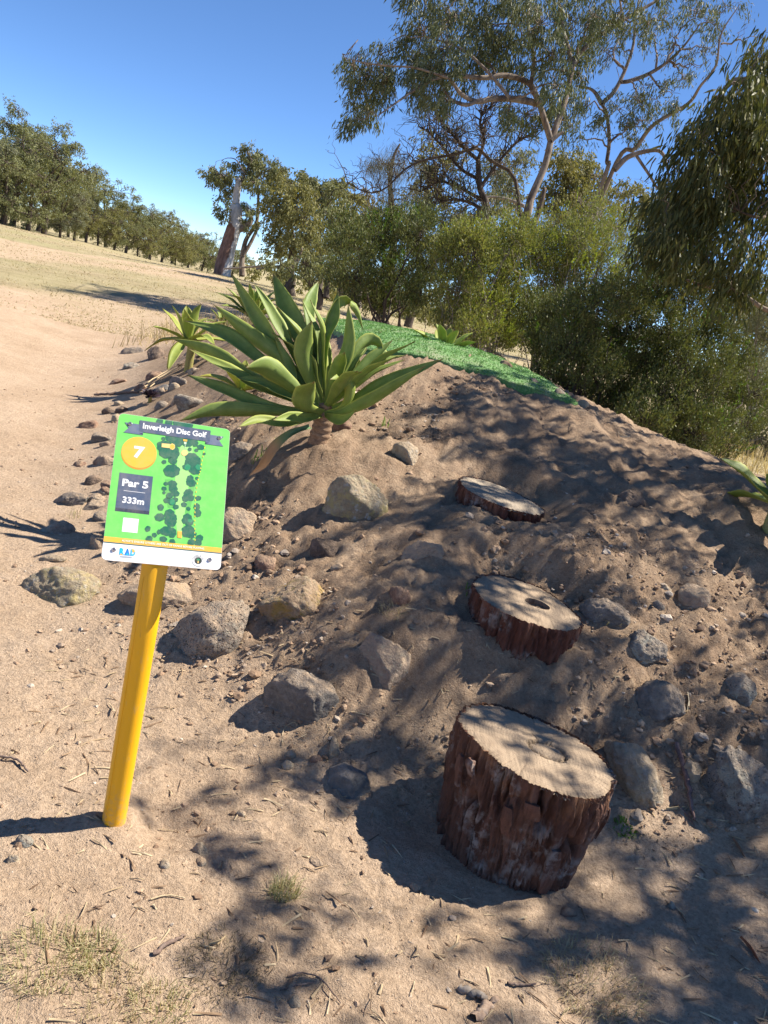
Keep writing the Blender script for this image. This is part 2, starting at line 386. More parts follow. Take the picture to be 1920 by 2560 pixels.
# ------------------------------------------------------------------ tee turf
def build_turf():
    m, nt, p, o = newmat('artificial_turf'); N = NT(nt); v = coords(N, 'Object', (1, 1, 1))
    n1 = N.noise(45, 4, .7, v); n2 = N.noise(4, 5, .65, v)
    c = N.ramp(n1, [(.3, (.08, .20, .045)), (.6, (.13, .30, .07)), (.8, (.22, .38, .13))])
    c = N.mix(N.rng_(N.m('ADD', n2, N.m('MULTIPLY', N.noise(90, 3, .7, v), .5)), .74, 1.0, 0, .7), c, (.50, .44, .33))
    N.l(c, p.inputs['Base Color']); p.inputs['Roughness'].default_value = .6
    N.l(N.bump(n1, .02), p.inputs['Normal'])
    A, B, C, D = TURF
    n, k = 40, 24; V = []
    for i in range(n+1):
        for j in range(k+1):
            s = j/k; t = i/n; w = .012*fbm(np.array([s*9]), np.array([t*14]), o=2, s=3)[0] if (i in (0, n) or j in (0, k)) else 0
            q = (A*(1-s)+B*s)*(1-t)+(D*(1-s)+C*s)*t; V.append((q[0]+w, q[1]+w, 0))
    V = np.array(V); V[:, 2] = height(V[:, 0], V[:, 1])*.35+hbase(V[:, 0], V[:, 1])*.65+.03
    i, j = np.meshgrid(np.arange(n), np.arange(k), indexing='ij'); a = (i*(k+1)+j).ravel()
    top = np.stack([a, a+1, a+k+2, a+k+1], 1)
    bd = [j for j in range(k)]+[i*(k+1)+k for i in range(n)]+[n*(k+1)+j for j in range(k, 0, -1)]+[i*(k+1) for i in range(n, 0, -1)]
    bd = np.array(bd); nb = len(bd); base = len(V); V2 = np.vstack([V, V[bd]-[0, 0, .06]])
    r = np.arange(nb); side = np.stack([bd, base+r, base+(r+1) % nb, bd[(r+1) % nb]], 1)
    t_ = empty('tee_mat', (0, 0, 0), 'green artificial turf tee mat dusted with sand on top of the mound', 'turf mat')
    link('turf_sheet', mesh_np('turf_sheet', V2, [np.vstack([top, side])]), m, t_)
    q = 26000; s = rng.random(q); t = rng.random(q)
    P = (A*(1-s)[:, None]+B*s[:, None])*(1-t)[:, None]+(D*(1-s)[:, None]+C*s[:, None])*t[:, None]
    P[:, 2] = hbase(P[:, 0], P[:, 1])*.65+height(P[:, 0], P[:, 1])*.35+.028
    az = rng.random(q)*6.28; h = .008+.007*rng.random(q); w = np.stack([np.cos(az), np.sin(az), 0*az], 1)*.004
    tip = P+np.stack([rng.normal(0, .008, q), rng.normal(0, .008, q), h], 1)
    V = np.stack([P-w, P+w, tip], 1).reshape(-1, 3); a = np.arange(q)*3
    bl = link('turf_blades', mesh_np('turf_blades', V, np.stack([a, a+1, a+2], 1), False), leafmat('turf_blade', [(.08, .20, .045), (.13, .30, .07), (.19, .36, .11), (.30, .42, .2)], .15, .5, .3), t_)
    bl['kind'] = 'stuff'
build_turf()

# ------------------------------------------------------------------ sign
def rot3(yaw, tilt, rl):
    return np.array((Matrix.Rotation(yaw, 3, 'Z') @ Matrix.Rotation(tilt, 3, 'X') @ Matrix.Rotation(rl, 3, 'Y')))
SG_C = np.array([-.58137643, 2.04146052, 1.00834586]); SG_M = rot3(math.radians(19.512), math.radians(-37.973), math.radians(-1.134)); SW, SH = .3047, .42
SG_N = SG_M @ np.array([0, -1., 0])
def sp(zx, zy):                      # a spot on the printed plate: plate coordinates (metres from its centre)
    k = 370/1659; r = ray(230+zx*k, 1020+zy*k); t = ((SG_C-O3) @ SG_N)/(r @ SG_N); q = SG_M.T @ (O3+r*t-SG_C); return q[0], q[2]
def build_sign():
    px, py = -.5605, 1.947; rad = .0338
    root = empty('sign_post', (px, py, 0), 'leaning-back green and white course sign on a round yellow post', 'sign')
    # post
    m, nt, p, o = newmat('yellow_paint'); N = NT(nt); v = coords(N)
    c = N.mix(N.rng_(N.noise(30, 4, .6, v), .4, .8, 0, .25), (.88, .45, .01), (.78, .40, .02))
    sx = N.n('SeparateXYZ'); N.l(v, sx.inputs[0])
    c = N.mix(N.m('MULTIPLY', N.rng_(sx.outputs[2], .16, -.02), N.rng_(N.noise(60, 5, .7, v), .45, .62, 0, .8)), c, (.45, .31, .19))
    c = N.mix(N.rng_(N.noise(45, 7, .8, coords(N, 'Object', (1, 1, .3))), .56, .68, 0, .45), c, (.58, .40, .16))
    c = N.mix(N.rng_(N.noise(110, 5, .7, coords(N, 'Object', (1, 1, .12))), .66, .72, 0, .6), c, (.30, .2, .07))
    N.l(c, p.inputs['Base Color']); p.inputs['Roughness'].default_value = .42; p.inputs['Specular IOR Level'].default_value = .4
    N.l(N.bump(N.noise(180, 2, .5, v), .0006, .5), p.inputs['Normal'])
    k = 48; V = []; zs = [-.25, 0.0, .2, .4, .6, None]
    th = np.arange(k)*2*math.pi/k
    for z in zs:
        for a in th:
            x, y = rad*math.cos(a), rad*math.sin(a)
            if z is None:
                w = np.array([px+x, py+y]); zz = SG_C[2]-((w-SG_C[:2]) @ SG_N[:2])/SG_N[2]-.006/SG_N[2]
            else: zz = z
            V.append((x, y, zz))
    Q = []
    for i in range(len(zs)-1):
        for j in range(k): Q.append((i*k+j, i*k+(j+1) % k, (i+1)*k+(j+1) % k, (i+1)*k+j))
    me = mesh_np('post', V, np.array(Q)); po = link('post', me, m, root)
    bm = bmesh.new(); bm.from_mesh(me); bm.verts.ensure_lookup_table(); bm.faces.new([bm.verts[(len(zs)-1)*k+j] for j in range(k)]); bm.to_mesh(me); bm.free()
    # seam line on the pipe
    an = math.radians(-118); L = [( (rad+.0002)*math.cos(an), (rad+.0002)*math.sin(an), z) for z in (0, .3, .6, .80)]
    mb = MB(); mb.add(*tube(L, .0012, 5)); mb.build('seam', m, po)
    # plate, local x right, z up, y into the plate
    PM = Matrix([[*SG_M[i], SG_C[i]-(px, py, 0)[i]] for i in range(3)]+[[0, 0, 0, 1]])
    def rrect(w, h, r, n=8):
        pts = []
        for cx_, cz_, a0 in ((w/2-r, h/2-r, 0), (-w/2+r, h/2-r, 90), (-w/2+r, -h/2+r, 180), (w/2-r, -h/2+r, 270)):
            for i in range(n+1):
                a = math.radians(a0+90*i/n); pts.append((cx_+r*math.cos(a), cz_+r*math.sin(a)))
        return pts
    def plate(name, pts, y0, y1, mt, parent, mat=None):
        n = len(pts); bm = bmesh.new()
        a = [bm.verts.new((x, y0, z)) for x, z in pts]; b = [bm.verts.new((x, y1, z)) for x, z in pts]
        bm.faces.new(a); bm.faces.new(b[::-1])
        for i in range(n): bm.faces.new((a[i], b[i], b[(i+1) % n], a[(i+1) % n]))
        bmesh.ops.recalc_face_normals(bm, faces=bm.faces)
        me = bpy.data.meshes.new(name); bm.to_mesh(me); bm.free(); return link(name, me, mt, parent, mat)
    def printm(name, col, r=.35):
        m, nt, p, o = newmat(name); N = NT(nt); v = coords(N)
        d = N.m('MULTIPLY', N.rng_(N.noise(22, 7, .75, v), .42, .75, 0, .24), 1.); N.l(N.mix(d, col, (.55, .45, .34)), p.inputs['Base Color'])
        p.inputs['Roughness'].default_value = r; p.inputs['Specular IOR Level'].default_value = .4; return m
    white = printm('print_white', (.82, .83, .84)); green = printm('print_green', srgb(112, 205, 98)); lgreen = printm('print_light_green', srgb(155, 218, 128)); dgreen = printm('print_dark_green', srgb(42, 104, 84)); mgreen = printm('print_mid_green', srgb(52, 140, 100))
    slate = printm('print_slate', srgb(78, 92, 116)); slate2 = printm('print_slate_light', srgb(98, 112, 136)); slate3 = printm('print_slate_dark', srgb(52, 62, 82)); orange = printm('print_orange', srgb(244, 180, 70)); dorange = printm('print_dark_orange', srgb(214, 140, 50)); yellow = printm('print_yellow', srgb(226, 214, 70)); teal = printm('print_teal', srgb(50, 100, 100))
    cyan = printm('print_cyan', srgb(38, 175, 222)); blue = printm('print_blue', srgb(20, 120, 200)); navy = printm('print_navy', srgb(40, 60, 75)); pale = printm('print_pale', srgb(196, 226, 190)); sandc = printm('print_sand', srgb(240, 205, 130))
    edge = flat('plate_edge', (.55, .56, .57), .4, .5)
    T = .003
    pl = plate('sign_plate', rrect(SW, SH, .014), -.0, T+.0015, white, root, PM); pl['label'] = 'printed sign plate with rounded corners'
    lay = [0]
    def shape(name, pts, mt, up):   # a flat print layer, `up` counts layers
        return plate(name, pts, -.00025*up, -.00025*up+.0002, mt, pl)
    W2, H2 = SW/2-.0004, SH/2-.0004
    zband = sp(800, 1500)[1]; zb_l = sp(130, 1470)[1]
    yb = -.1610                              # lower rim of the orange strip
    g = [q for q in rrect(SW-.001, SH-.001, .0135) if q[1] > 0]
    shape('green_field', [(W2, yb+.0140), *g, (-W2, yb+.0140)], green, 1)
    shape('orange_strip', [(-W2, yb), (W2, yb), (W2, yb+.0138), (-W2, yb+.0138)], orange, 1)
    shape('teal_strip', [(-W2, yb-.0032), (W2, yb-.0032), (W2, yb-.0002), (-W2, yb-.0002)], teal, 1)
    # fairway
    fw_ = [sp(*q) for q in ((960, 1440), (1000, 1440), (1040, 1180), (1080, 880), (1120, 620), (1130, 420), (1000, 400), (960, 560), (930, 800), (930, 1000), (935, 1250))]
    shape('fairway', fw_[::-1], lgreen, 2)
    shape('fairway_side', [sp(*q) for q in ((820, 800), (905, 800), (900, 1120), (850, 1120))], printm('print_side', srgb(98, 180, 92)), 2)
    shape('fairway_side', [sp(*q) for q in ((1110, 820), (1170, 800), (1090, 1200), (1040, 1180))], printm('print_side', srgb(98, 180, 92)), 2)
    def blob(cx_, cy_, r, lobes, mt=None, up=3, sd=0):
        rr = random.Random(sd); x0, z0 = sp(cx_, cy_); x1, _ = sp(cx_+r, cy_); R_ = abs(x1-x0); pts = []
        n = 36; ph = rr.random()*6; e = 1+rr.uniform(-.12, .12)
        for i in range(n):
            a = 2*math.pi*i/n; q = R_*(.88+.12*abs(math.sin(a*lobes/2+ph)))*(1+.05*math.sin(2*a+ph*2)); pts.append((x0+q*math.cos(a)*e, z0+q*math.sin(a)/e))
        pts = [(x, min(max(z, -.1468), SH/2-.001)) for x, z in pts]
        if max(z for _, z in pts)-min(z for _, z in pts) > .002: shape('map_tree', pts, mt or dgreen, up)
    B = [(800, 345, 24), (890, 340, 62), (960, 380, 70), (1060, 370, 80), (1150, 390, 48), (1220, 440, 40), (820, 440, 92), (910, 500, 85), (830, 510, 75), (1095, 465, 25), (1170, 475, 24), (1258, 515, 18), (808, 606, 28), (905, 590, 50), (1120, 560, 72), (1170, 600, 62), (1090, 620, 58), (895, 705, 90), (1150, 690, 70), (1060, 665, 45), (1175, 790, 20), (1110, 840, 55), (1100, 800, 48), (828, 850, 26), (905, 850, 48), (808, 905, 30), (910, 905, 56), (935, 960, 45), (808, 950, 20), (870, 985, 42), (1080, 960, 58), (1050, 1010, 48), (1110, 1010, 40), (1192, 1012, 32), (840, 1035, 38), (930, 1030, 36), (895, 1058, 44), (770, 1115, 40), (1030, 1085, 34), (1080, 1130, 26), (940, 1110, 34), (1175, 1110, 42), (1185, 1180, 46), (760, 1225, 55), (870, 1190, 62), (880, 1270, 72), (900, 1235, 60), (1070, 1240, 60), (1040, 1260, 40), (1090, 1280, 50), (625, 1355, 36), (700, 1425, 30), (750, 1390, 28), (840, 1380, 70), (900, 1400, 56), (1080, 1370, 68), (1060, 1400, 56), (1120, 1420, 52), (640, 1470, 42), (800, 1470, 40), (900, 1500, 36), (1205, 1460, 44), (1190, 1510, 48), (1110, 1510, 44), (760, 150, 40), (860, 165, 48), (960, 170, 55), (1060, 195, 70)]
    zlim = yb+.018
    for i, (a, b, r) in enumerate(B):
        blob(a, b, r, 7 if r > 40 else 5, None, 3+(i % 5)*.16, i)
    for i, (a, b, r) in enumerate([(1070, 665, 38), (1195, 665, 36), (900, 1055, 34), (1100, 1265, 26)]): blob(a, b, r, 6, mgreen, 4, 50+i)
    # dashed boundary line
    path = [(1300, 235), (1272, 400), (1240, 560), (1215, 700), (1190, 800), (1165, 950), (1155, 1100), (1152, 1250), (1152, 1400), (1157, 1530)]
    S_ = spline([(*sp(*q), 0) for q in path], 60)
    for i in range(2, 58, 2):
        a, b = S_[i], S_[i+1]; d = unit(b-a); nrm = np.array([-d[1], d[0], 0])*.0011
        if i < 8 and i > 1: continue
        shape('boundary_dash', [tuple((q)[:2]) for q in (a-nrm, a+(b-a)*.85-nrm, a+(b-a)*.85+nrm, a+nrm)], yellow, 4.6)
    # tee marker, basket, landing circle, distance tag
    shape('tee_marker', [sp(*q) for q in ((958, 1452), (1003, 1460), (1007, 1386), (960, 1380))], orange, 4.6)
    blob(1036, 505, 38, 9, sandc, 4.4, 61)
    shape('basket', [sp(*q) for q in ((1022, 352), (1068, 358), (1064, 378), (1024, 372))], orange, 4.8)
    shape('basket', [sp(*q) for q in ((1030, 380), (1060, 384), (1056, 410), (1032, 406))], pale, 4.8)
    shape('basket', [sp(*q) for q in ((1041, 412), (1047, 412), (1046, 450), (1040, 450))], pale, 4.8)
    shape('distance_tag', [sp(*q) for q in ((782, 398), (875, 405), (872, 452), (780, 440))], sandc, 4.8)
    blob(900, 435, 36, 10, sandc, 4.8, 62); blob(900, 435, 28, 10, orange, 5.1, 63)
    # hole number disc
    def disc(name, q, rx, rz, mt, up, dz=0): shape(name, [(q[0]+rx*math.cos(a), q[1]+dz+rz*math.sin(a)) for a in np.linspace(0, 2*math.pi, 49)[:-1]], mt, up)
    c = sp(528, 498); r_ = abs(sp(725, 520)[0]-sp(332, 480)[0])/2
    disc('number_disc_rim', c, r_, r_, dorange, 2, -.005); disc('number_disc', c, r_, r_, orange, 2.6)
    # panel
    P = [sp(*q) for q in ((308, 720), (686, 772), (642, 1160), (262, 1115))]; x0 = (P[0][0]+P[3][0])/2; x1 = (P[1][0]+P[2][0])/2; z1 = (P[0][1]+P[1][1])/2; z0 = (P[2][1]+P[3][1])/2
    shape('par_panel_rim', [(x0, z0-.0095), (x1, z0-.0095), (x1, z0), (x0, z0)], slate3, 2)
    shape('par_panel', [(x0, z0+.0001), (x1, z0+.0001), (x1, z1), (x0, z1)], slate, 2.2)
    zc = sp(475, 940)[1]; shape('panel_rule', [(x0+.016, zc-.0005), (x1-.016, zc-.0005), (x1-.016, zc+.0006), (x0+.016, zc+.0006)], white, 3)
    # blank white square under the panel
    q0 = sp(430, 1315); shape('white_square', [(q0[0]-.0195, q0[1]-.0195), (q0[0]+.0195, q0[1]-.0195), (q0[0]+.0195, q0[1]+.0195), (q0[0]-.0195, q0[1]+.0195)], white, 2.2)
    # ribbon
    a, b = sp(530, 200), sp(1325, 320); zc = (a[1]+b[1])/2; h = .0175; x0, x1 = a[0], b[0]
    zt = zc-.0085
    for s, xe, xi in ((-1, sp(362, 200)[0], x0+.012), (1, sp(1475, 380)[0], x1-.012)):
        pts = [(xi, zt-h), (xi, zt+h*.75), (xe, zt+h*.75), (xe-s*.012, zt-h*.1), (xe, zt-h)]
        shape('ribbon_tail', pts if s < 0 else pts[::-1], slate2, 4.7)
        shape('ribbon_fold', [(xi, zt-h), (xi+s*.0, zt-h+.005), (xi+s*.012, zt-h+.0055)] if s < 0 else [(xi, zt-h), (xi+.012, zt-h+.0055), (xi, zt-h+.005)], slate3, 5.0)
    shape('ribbon', [(x0, zc-h), (x1, zc-h), (x1, zc+h), (x0, zc+h)], slate, 5.3)
    # lettering
    def text(s, x, z, w, hgt, mt, up, bold=.0, name='lettering'):
        cu = bpy.data.curves.new('txt', 'FONT'); cu.body = s; cu.size = 1; cu.align_x = 'LEFT'; cu.offset = bold; cu.resolution_u = 4
        ob = bpy.data.objects.new('txt', cu); COL.objects.link(ob)
        me = bpy.data.meshes.new_from_object(ob.evaluated_get(bpy.context.evaluated_depsgraph_get()))
        COL.objects.unlink(ob); bpy.data.objects.remove(ob); bpy.data.curves.remove(cu)
        n = len(me.vertices); co = np.zeros(n*3); me.vertices.foreach_get('co', co); co = co.reshape(-1, 3)
        mn = co.min(0); mx = co.max(0)
        X = (co[:, 0]-mn[0])/(mx[0]-mn[0])*w-w/2+x; Z = (co[:, 1]-mn[1])/(mx[1]-mn[1])*hgt-hgt/2+z
        me.vertices.foreach_set('co', np.stack([X, np.full(n, -.00025*up), Z], 1).astype(np.float32).ravel()); me.update()
        me.name = name; me.materials.clear(); o_ = link(name, me, mt, pl); return o_
    def dim(q0, q1): a, b = sp(*q0), sp(*q1); return (a[0]+b[0])/2, (a[1]+b[1])/2, abs(b[0]-a[0])
    x, z, w = dim((570, 210), (1285, 300)); text('Inverleigh Disc Golf', x, zc-.0005, w, .0225, white, 6.2, .03)
    x, z, w = dim((470, 510), (595, 510)); text('7', c[0], c[1], w, .035, white, 3.6, .04)
    x, z, w = dim((340, 830), (630, 870)); text('Par 5', x, z, w, .021, white, 3.2, .035)
    x, z, w = dim((340, 1030), (585, 1050)); text('333m', x, z, w, .0185, white, 3.2, .03)
    x, z, w = dim((335, 1480), (1255, 1580)); text('ALWAYS ENSURE OTHERS ARE OUT OF RANGE BEFORE PLAYING', x, yb+.0070, w, .0058, white, 5.2, .012)
    # coloured three-letter logo
    x0_, z_ = sp(305, 1610); x1_, z1_ = sp(490, 1620); zl = (z_+z1_)/2; Wl = (x1_-x0_); lw = Wl/3.05
    text('R', x0_+lw*.5, zl, lw*.92, .0185, cyan, 2.4, .06); text('A', x0_+lw*1.5, zl, lw*1.05, .0185, blue, 2.2, .06); text('D', x0_+lw*2.55, zl, lw*.92, .0185, cyan, 2.4, .06)
    shape('logo_wedge', [(x0_+lw*1.2, zl-.009), (x0_+lw*1.9, zl-.009), (x0_+lw*1.55, zl-.002)], cyan, 3)
    shape('logo_wedge', [(x0_+lw*2.2, zl+.009), (x0_+lw*2.6, zl+.009), (x0_+lw*2.95, zl+.002), (x0_+lw*2.5, zl+.001)], orange, 3)
    shape('logo_wedge', [(x0_+lw*.1, zl-.009), (x0_+lw*.8, zl-.009), (x0_+lw*.4, zl-.0055)], orange, 3)
    shape('logo_caption', [(x0_+lw*.2, zl-.0130), (x0_+lw*2.5, zl-.0130), (x0_+lw*2.5, zl-.0122), (x0_+lw*.2, zl-.0122)], slate2, 2.2)
    shape('logo_caption', [(x0_+lw*.2, zl-.0156), (x0_+lw*2.4, zl-.0156), (x0_+lw*2.4, zl-.0148), (x0_+lw*.2, zl-.0148)], slate2, 2.2)
    # round badge
    c = sp(1190, 1712); r_ = abs(sp(1260, 1712)[0]-sp(1120, 1712)[0])/2
    disc('badge', c, r_, r_, navy, 2); disc('badge_field', c, r_*.95, r_*.95, white, 2.4); disc('badge_core', c, r_*.6, r_*.6, navy, 2.8); disc('badge_core', c, r_*.52, r_*.52, printm('badge_dark', (.03, .045, .04)), 3.1)
    shape('badge_tree', [(c[0]-.0016, c[1]-.007), (c[0]+.0016, c[1]-.007), (c[0]+.0008, c[1]+.002), (c[0]-.0008, c[1]+.002)], sandc, 3.4)
    disc('badge_tree', (c[0], c[1]+.0028), r_*.27, r_*.18, mgreen, 3.5)
    def arc(word, r, a0, a1, hgt, top):
        for i, ch in enumerate(word):
            a = math.radians(a0+(a1-a0)*i/(len(word)-1)); o_ = text(ch, 0, 0, hgt*.8 if ch not in 'I1' else hgt*.25, hgt, navy, 2.8, .02)
            o_.rotation_euler = (0, (a-math.pi/2)*(-1) if top else -(a+math.pi/2), 0); o_.location = (c[0]+r*math.cos(a), 0, c[1]+r*math.sin(a))
    arc('INVERLEIGH', r_*.775, 158, 22, r_*.24, True)
    for a in np.radians(np.arange(200, 341, 9)):            # worn small print, unreadable
        q = np.array([c[0]+r_*.775*math.cos(a), c[1]+r_*.775*math.sin(a)]); e = np.array([-math.sin(a), math.cos(a)])*.0006; f_ = np.array([math.cos(a), math.sin(a)])*.0007
        shape('badge_mark', [tuple(q-e-f_), tuple(q+e-f_), tuple(q+e+f_), tuple(q-e+f_)], slate, 2.8)
    # screws
    steel = flat('screw_steel', (.5, .5, .53), .3, .5, .9); dark = flat('screw_recess', (.06, .06, .07), .5)
    for q in ((428, 178), (1428, 335), (245, 1587), (1322, 1700)):
        x, z = sp(*q); bm = bmesh.new(); bmesh.ops.create_cone(bm, cap_ends=True, segments=20, radius1=.0062, radius2=.004, depth=.003)
        me = bpy.data.meshes.new('screw'); bm.to_mesh(me); bm.free()
        s_ = link('screw', me, steel, pl, Matrix.Translation((x, -.0028, z)) @ Matrix.Rotation(math.radians(90), 4, 'X'))
        disc('screw_socket', (x, z), .0017, .0017, dark, 17.4)
    for x, z in ((0, 0),): pass
    # lettering pieces are sub-parts of the plate; give the bracket behind
    mb = MB(); bm = bmesh.new()
    plate('bracket', [(-.05, -.20), (.05, -.20), (.05, -.04), (-.05, -.04)], T+.002, T+.0045, edge, root, PM)
build_sign()

# ------------------------------------------------------------------ stumps
def stump_bark(name, cols, top_col):
    m, nt, p, o = newmat(name); N = NT(nt); v = coords(N, 'Object', (1, 1, .16)); v2 = coords(N)
    n1 = N.noise(13, 7, .7, v, .4); n2 = N.noise(55, 5, .65, v); n3 = N.noise(5, 4, .6, v2); n4 = N.noise(24, 6, .7, v2)
    c = N.ramp(n1, [(.28+.44*i/(len(cols)-1), q) for i, q in enumerate(cols)])
    c = N.mix(N.rng_(n2, .35, .7, .55, 0), c, (.035, .022, .016))
    sx = N.n('SeparateXYZ'); N.l(v2, sx.inputs[0])
    c = N.mix(N.m('MULTIPLY', N.rng_(n3, .48, .58), N.rng_(n4, .45, .58, 0, .85)), c, (.30, .265, .24))       # weathered grey scales
    at = N.n('Attribute'); at.attribute_name = 'tear'
    c = N.mix(N.m('MULTIPLY', at.outputs['Fac'], N.rng_(n2, .35, .6)), c, top_col)
    N.l(c, p.inputs['Base Color']); p.inputs['Roughness'].default_value = .9; p.inputs['Specular IOR Level'].default_value = .2
    N.l(N.bump(N.m('ADD', N.m('MULTIPLY', n2, .6), n4), .012, .9), p.inputs['Normal'])
    return m
def cut_material(name, a, b):
    m, nt, p, o = newmat(name); N = NT(nt); v = coords(N)
    n1 = N.noise(7, 6, .6, v); n2 = N.noise(120, 4, .7, v)
    st = coords(N, 'Object', (1, .12, 1)); saw = N.noise(60, 3, .6, st)
    c = N.ramp(n1, [(.3, a), (.7, b)]); c = N.mix(N.rng_(saw, .5, .75, 0, .35), c, tuple(x*.6 for x in a))
    sx = N.n('SeparateXYZ'); N.l(v, sx.inputs[0]); rad = N.m('SQRT', N.m('ADD', N.m('POWER', sx.outputs[0], 2.), N.m('POWER', sx.outputs[1], 2.)))
    ring = N.m('SINE', N.m('ADD', N.m('MULTIPLY', rad, 620.), N.m('MULTIPLY', N.noise(5, 4, .6, v), 16.)))
    c = N.mix(N.rng_(ring, .2, 1., 0, .28), c, tuple(x*.55 for x in a))
    c = N.mix(N.rng_(N.noise(16, 7, .75, v, 1.), .52, .66, 0, .6), c, (.21, .155, .11))
    c = N.mix(N.rng_(n2, .55, .8, 0, .5), c, (.16, .115, .08))
    N.l(c, p.inputs['Base Color']); p.inputs['Roughness'].default_value = .93; p.inputs['Specular IOR Level'].default_value = .1
    N.l(N.bump(N.m('ADD', N.m('MULTIPLY', n2, .5), saw), .007, 1.), p.inputs['Normal'])
    return m
def build_stump(S, label, hole=0, crack=False, bark=None, cut=None, big=False):
    sd = S['seed']; R0 = S['r']; H_ = S['h']; nt_, nz_ = (440, 110) if big else (300, 60)
    root = empty('tree_stump', tuple(S['p']), label, 'tree stump', 'stump steps up the mound')
    root.rotation_euler = (math.radians(S.get('tx', 0)), math.radians(S['tilt']), 0)
    th = np.arange(nt_)*2*math.pi/nt_
    def rim(t): return R0*(1+.045*np.sin(2*t+sd)+.03*np.sin(3*t+2*sd)+.025*vnoise(np.cos(t)*3, np.sin(t)*3, s=sd))
    zz = -H_*(np.linspace(0, 1, nz_)**1.15)
    T_, Z_ = np.meshgrid(th, zz); cxn = np.cos(T_); sxn = np.sin(T_)
    tw = T_+.10*Z_/H_*2+.02*fbm(cxn*6, sxn*6, Z_*9, o=3, s=sd)
    kx, ky = np.cos(tw), np.sin(tw)
    pl1 = vnoise(kx*5.2, ky*5.2, Z_*2.6, s=sd+1); pl2 = vnoise(kx*14, ky*14, Z_*7, s=sd+2); pl3 = fbm(kx*42, ky*42, Z_*12, o=2, s=sd+3)
    fis = np.exp(-(pl1/.085)**2); fis2 = np.exp(-(pl2/.14)**2)
    plate_step = vnoise(kx*11, ky*11, Z_*6, s=sd+6)
    r = rim(T_)*(1+S.get('fl', .05)*np.clip(-Z_/H_, 0, 1)*(1+.5*vnoise(cxn*2, sxn*2, s=sd+8))+.03*np.sin(np.clip(-Z_/.25, 0, 1)*3.1))
    fade = sstep(0, -.03, Z_)
    rel = R0/.28
    r = r+rel*(-.042*fis*fade-.014*fis2*(.3+.7*fade)+.012*pl3+.007*np.round(plate_step*2)/2*fade+.006*vnoise(kx*38, ky*38, Z_*3.5, s=sd+14)+.0035*vnoise(kx*90, ky*90, Z_*14, s=sd+9))
    ragged = .008*np.minimum(0, vnoise(np.cos(th)*9, np.sin(th)*9, s=sd+5))+.003*vnoise(np.cos(th)*45, np.sin(th)*45, s=sd+7)
    Zr = Z_.copy(); Zr[0] += ragged*1.0-.003
    slope = math.tan(math.radians(S['cut'])); Zr = Zr-slope*r*cxn*np.clip(1+Z_/.2, 0, 1)
    V = np.stack([r*cxn, r*sxn, Zr], -1).reshape(-1, 3)
    i, j = np.meshgrid(np.arange(nz_-1), np.arange(nt_), indexing='ij'); a = (i*nt_+j).ravel(); b = (i*nt_+(j+1) % nt_).ravel()
    me = mesh_np('bark', V, np.stack([a, a+nt_, b+nt_, b], 1))
    tear = (sstep(-.10*rel, -.01, Z_+.05*rel*vnoise(kx*6, ky*6, Z_*3, s=sd+11))*(sstep(-.3, .5, vnoise(kx*5, ky*5, Z_*8, s=sd+12)))).ravel()
    at = me.attributes.new('tear', 'FLOAT', 'POINT'); at.data.foreach_set('value', tear.astype(np.float32))
    link('bark', me, bark, root)
    # cut face
    nr = 40; rr = np.linspace(0, 1, nr)**.8
    Rr = r[0]*.995
    hx, hy, hr = (hole if hole else (0, 0, 0))
    V = []; k = nt_
    for q in rr:
        x = hx*(1-q)+np.cos(th)*(hr*(1-q)+(Rr)*q); y = hy*(1-q)+np.sin(th)*(hr*.85*(1-q)+(Rr)*q)
        z = .004*fbm(x*9, y*9, o=4, s=sd+20)+.0012*vnoise(x*8, y*140, s=sd+21)-.010*q**14+ragged*q**20
        if crack:
            d = np.hypot((x-.035)/1.0, (y+.0)/.92); ca = np.arctan2(y, x-.035); rc = .062+.006*np.sin(2*ca+1)+.004*vnoise(np.cos(ca)*5, np.sin(ca)*5, s=4)
            wdt = .0045+.0045*(np.abs(ca+1.4) < .75); z = z-.028*np.exp(-((d-rc)/wdt)**2)-.005*sstep(rc, rc-.01, d)
            for ang, l0, l1 in ((2.0, .065, .12), (1.25, .065, .10), (.5, .066, .085), (-2.3, .05, .075), (-1.2, .068, .086), (-.75, .068, .095)):
                da = (ca-ang+.02*np.sin(d*160)); z = z-.007*np.exp(-(da*d/.0022)**2)*sstep(l0-.01, l0, d)*sstep(l1, l1-.02, d)
        z = z-slope*x-(.004*np.exp(-((vnoise(np.cos(th)*4, np.sin(th)*4, s=sd+33))/.05)**2)*sstep(.45, .9, q))
        V.append(np.stack([x, y, z], 1))
    V = np.concatenate(V)
    i, j = np.meshgrid(np.arange(nr-1), np.arange(k), indexing='ij'); a = (i*k+j).ravel(); b = (i*k+(j+1) % k).ravel()
    me = mesh_np('cut_face', V, np.stack([a, a+k, b+k, b], 1)[:, ::-1] if False else np.stack([a, a+k, b+k, b], 1))
    me.flip_normals() if me.polygons[0].normal.z < 0 else None
    cf = link('cut_face', me, cut, root)
    if hole:
        zs = np.array([.002, -.01, -.04, -.09, -.14]); x = hx+np.cos(th)*hr*(1+.03*vnoise(np.cos(th)*8, np.sin(th)*8, s=5)); y = hy+np.sin(th)*hr*.85
        V = np.concatenate([np.stack([x*(1-.02*n)+0, y, np.full(nt_, z)-slope*x], 1) for n, z in enumerate(zs)]+[np.array([[hx, hy, -.14]])])
        Q = np.concatenate([np.stack([n*nt_+np.arange(nt_), n*nt_+(np.arange(nt_)+1) % nt_, (n+1)*nt_+(np.arange(nt_)+1) % nt_, (n+1)*nt_+np.arange(nt_)], 1) for n in range(len(zs)-1)])
        e = (len(zs)-1)*nt_; Tt = np.stack([e+np.arange(nt_), e+(np.arange(nt_)+1) % nt_, np.full(nt_, len(V)-1)], 1)
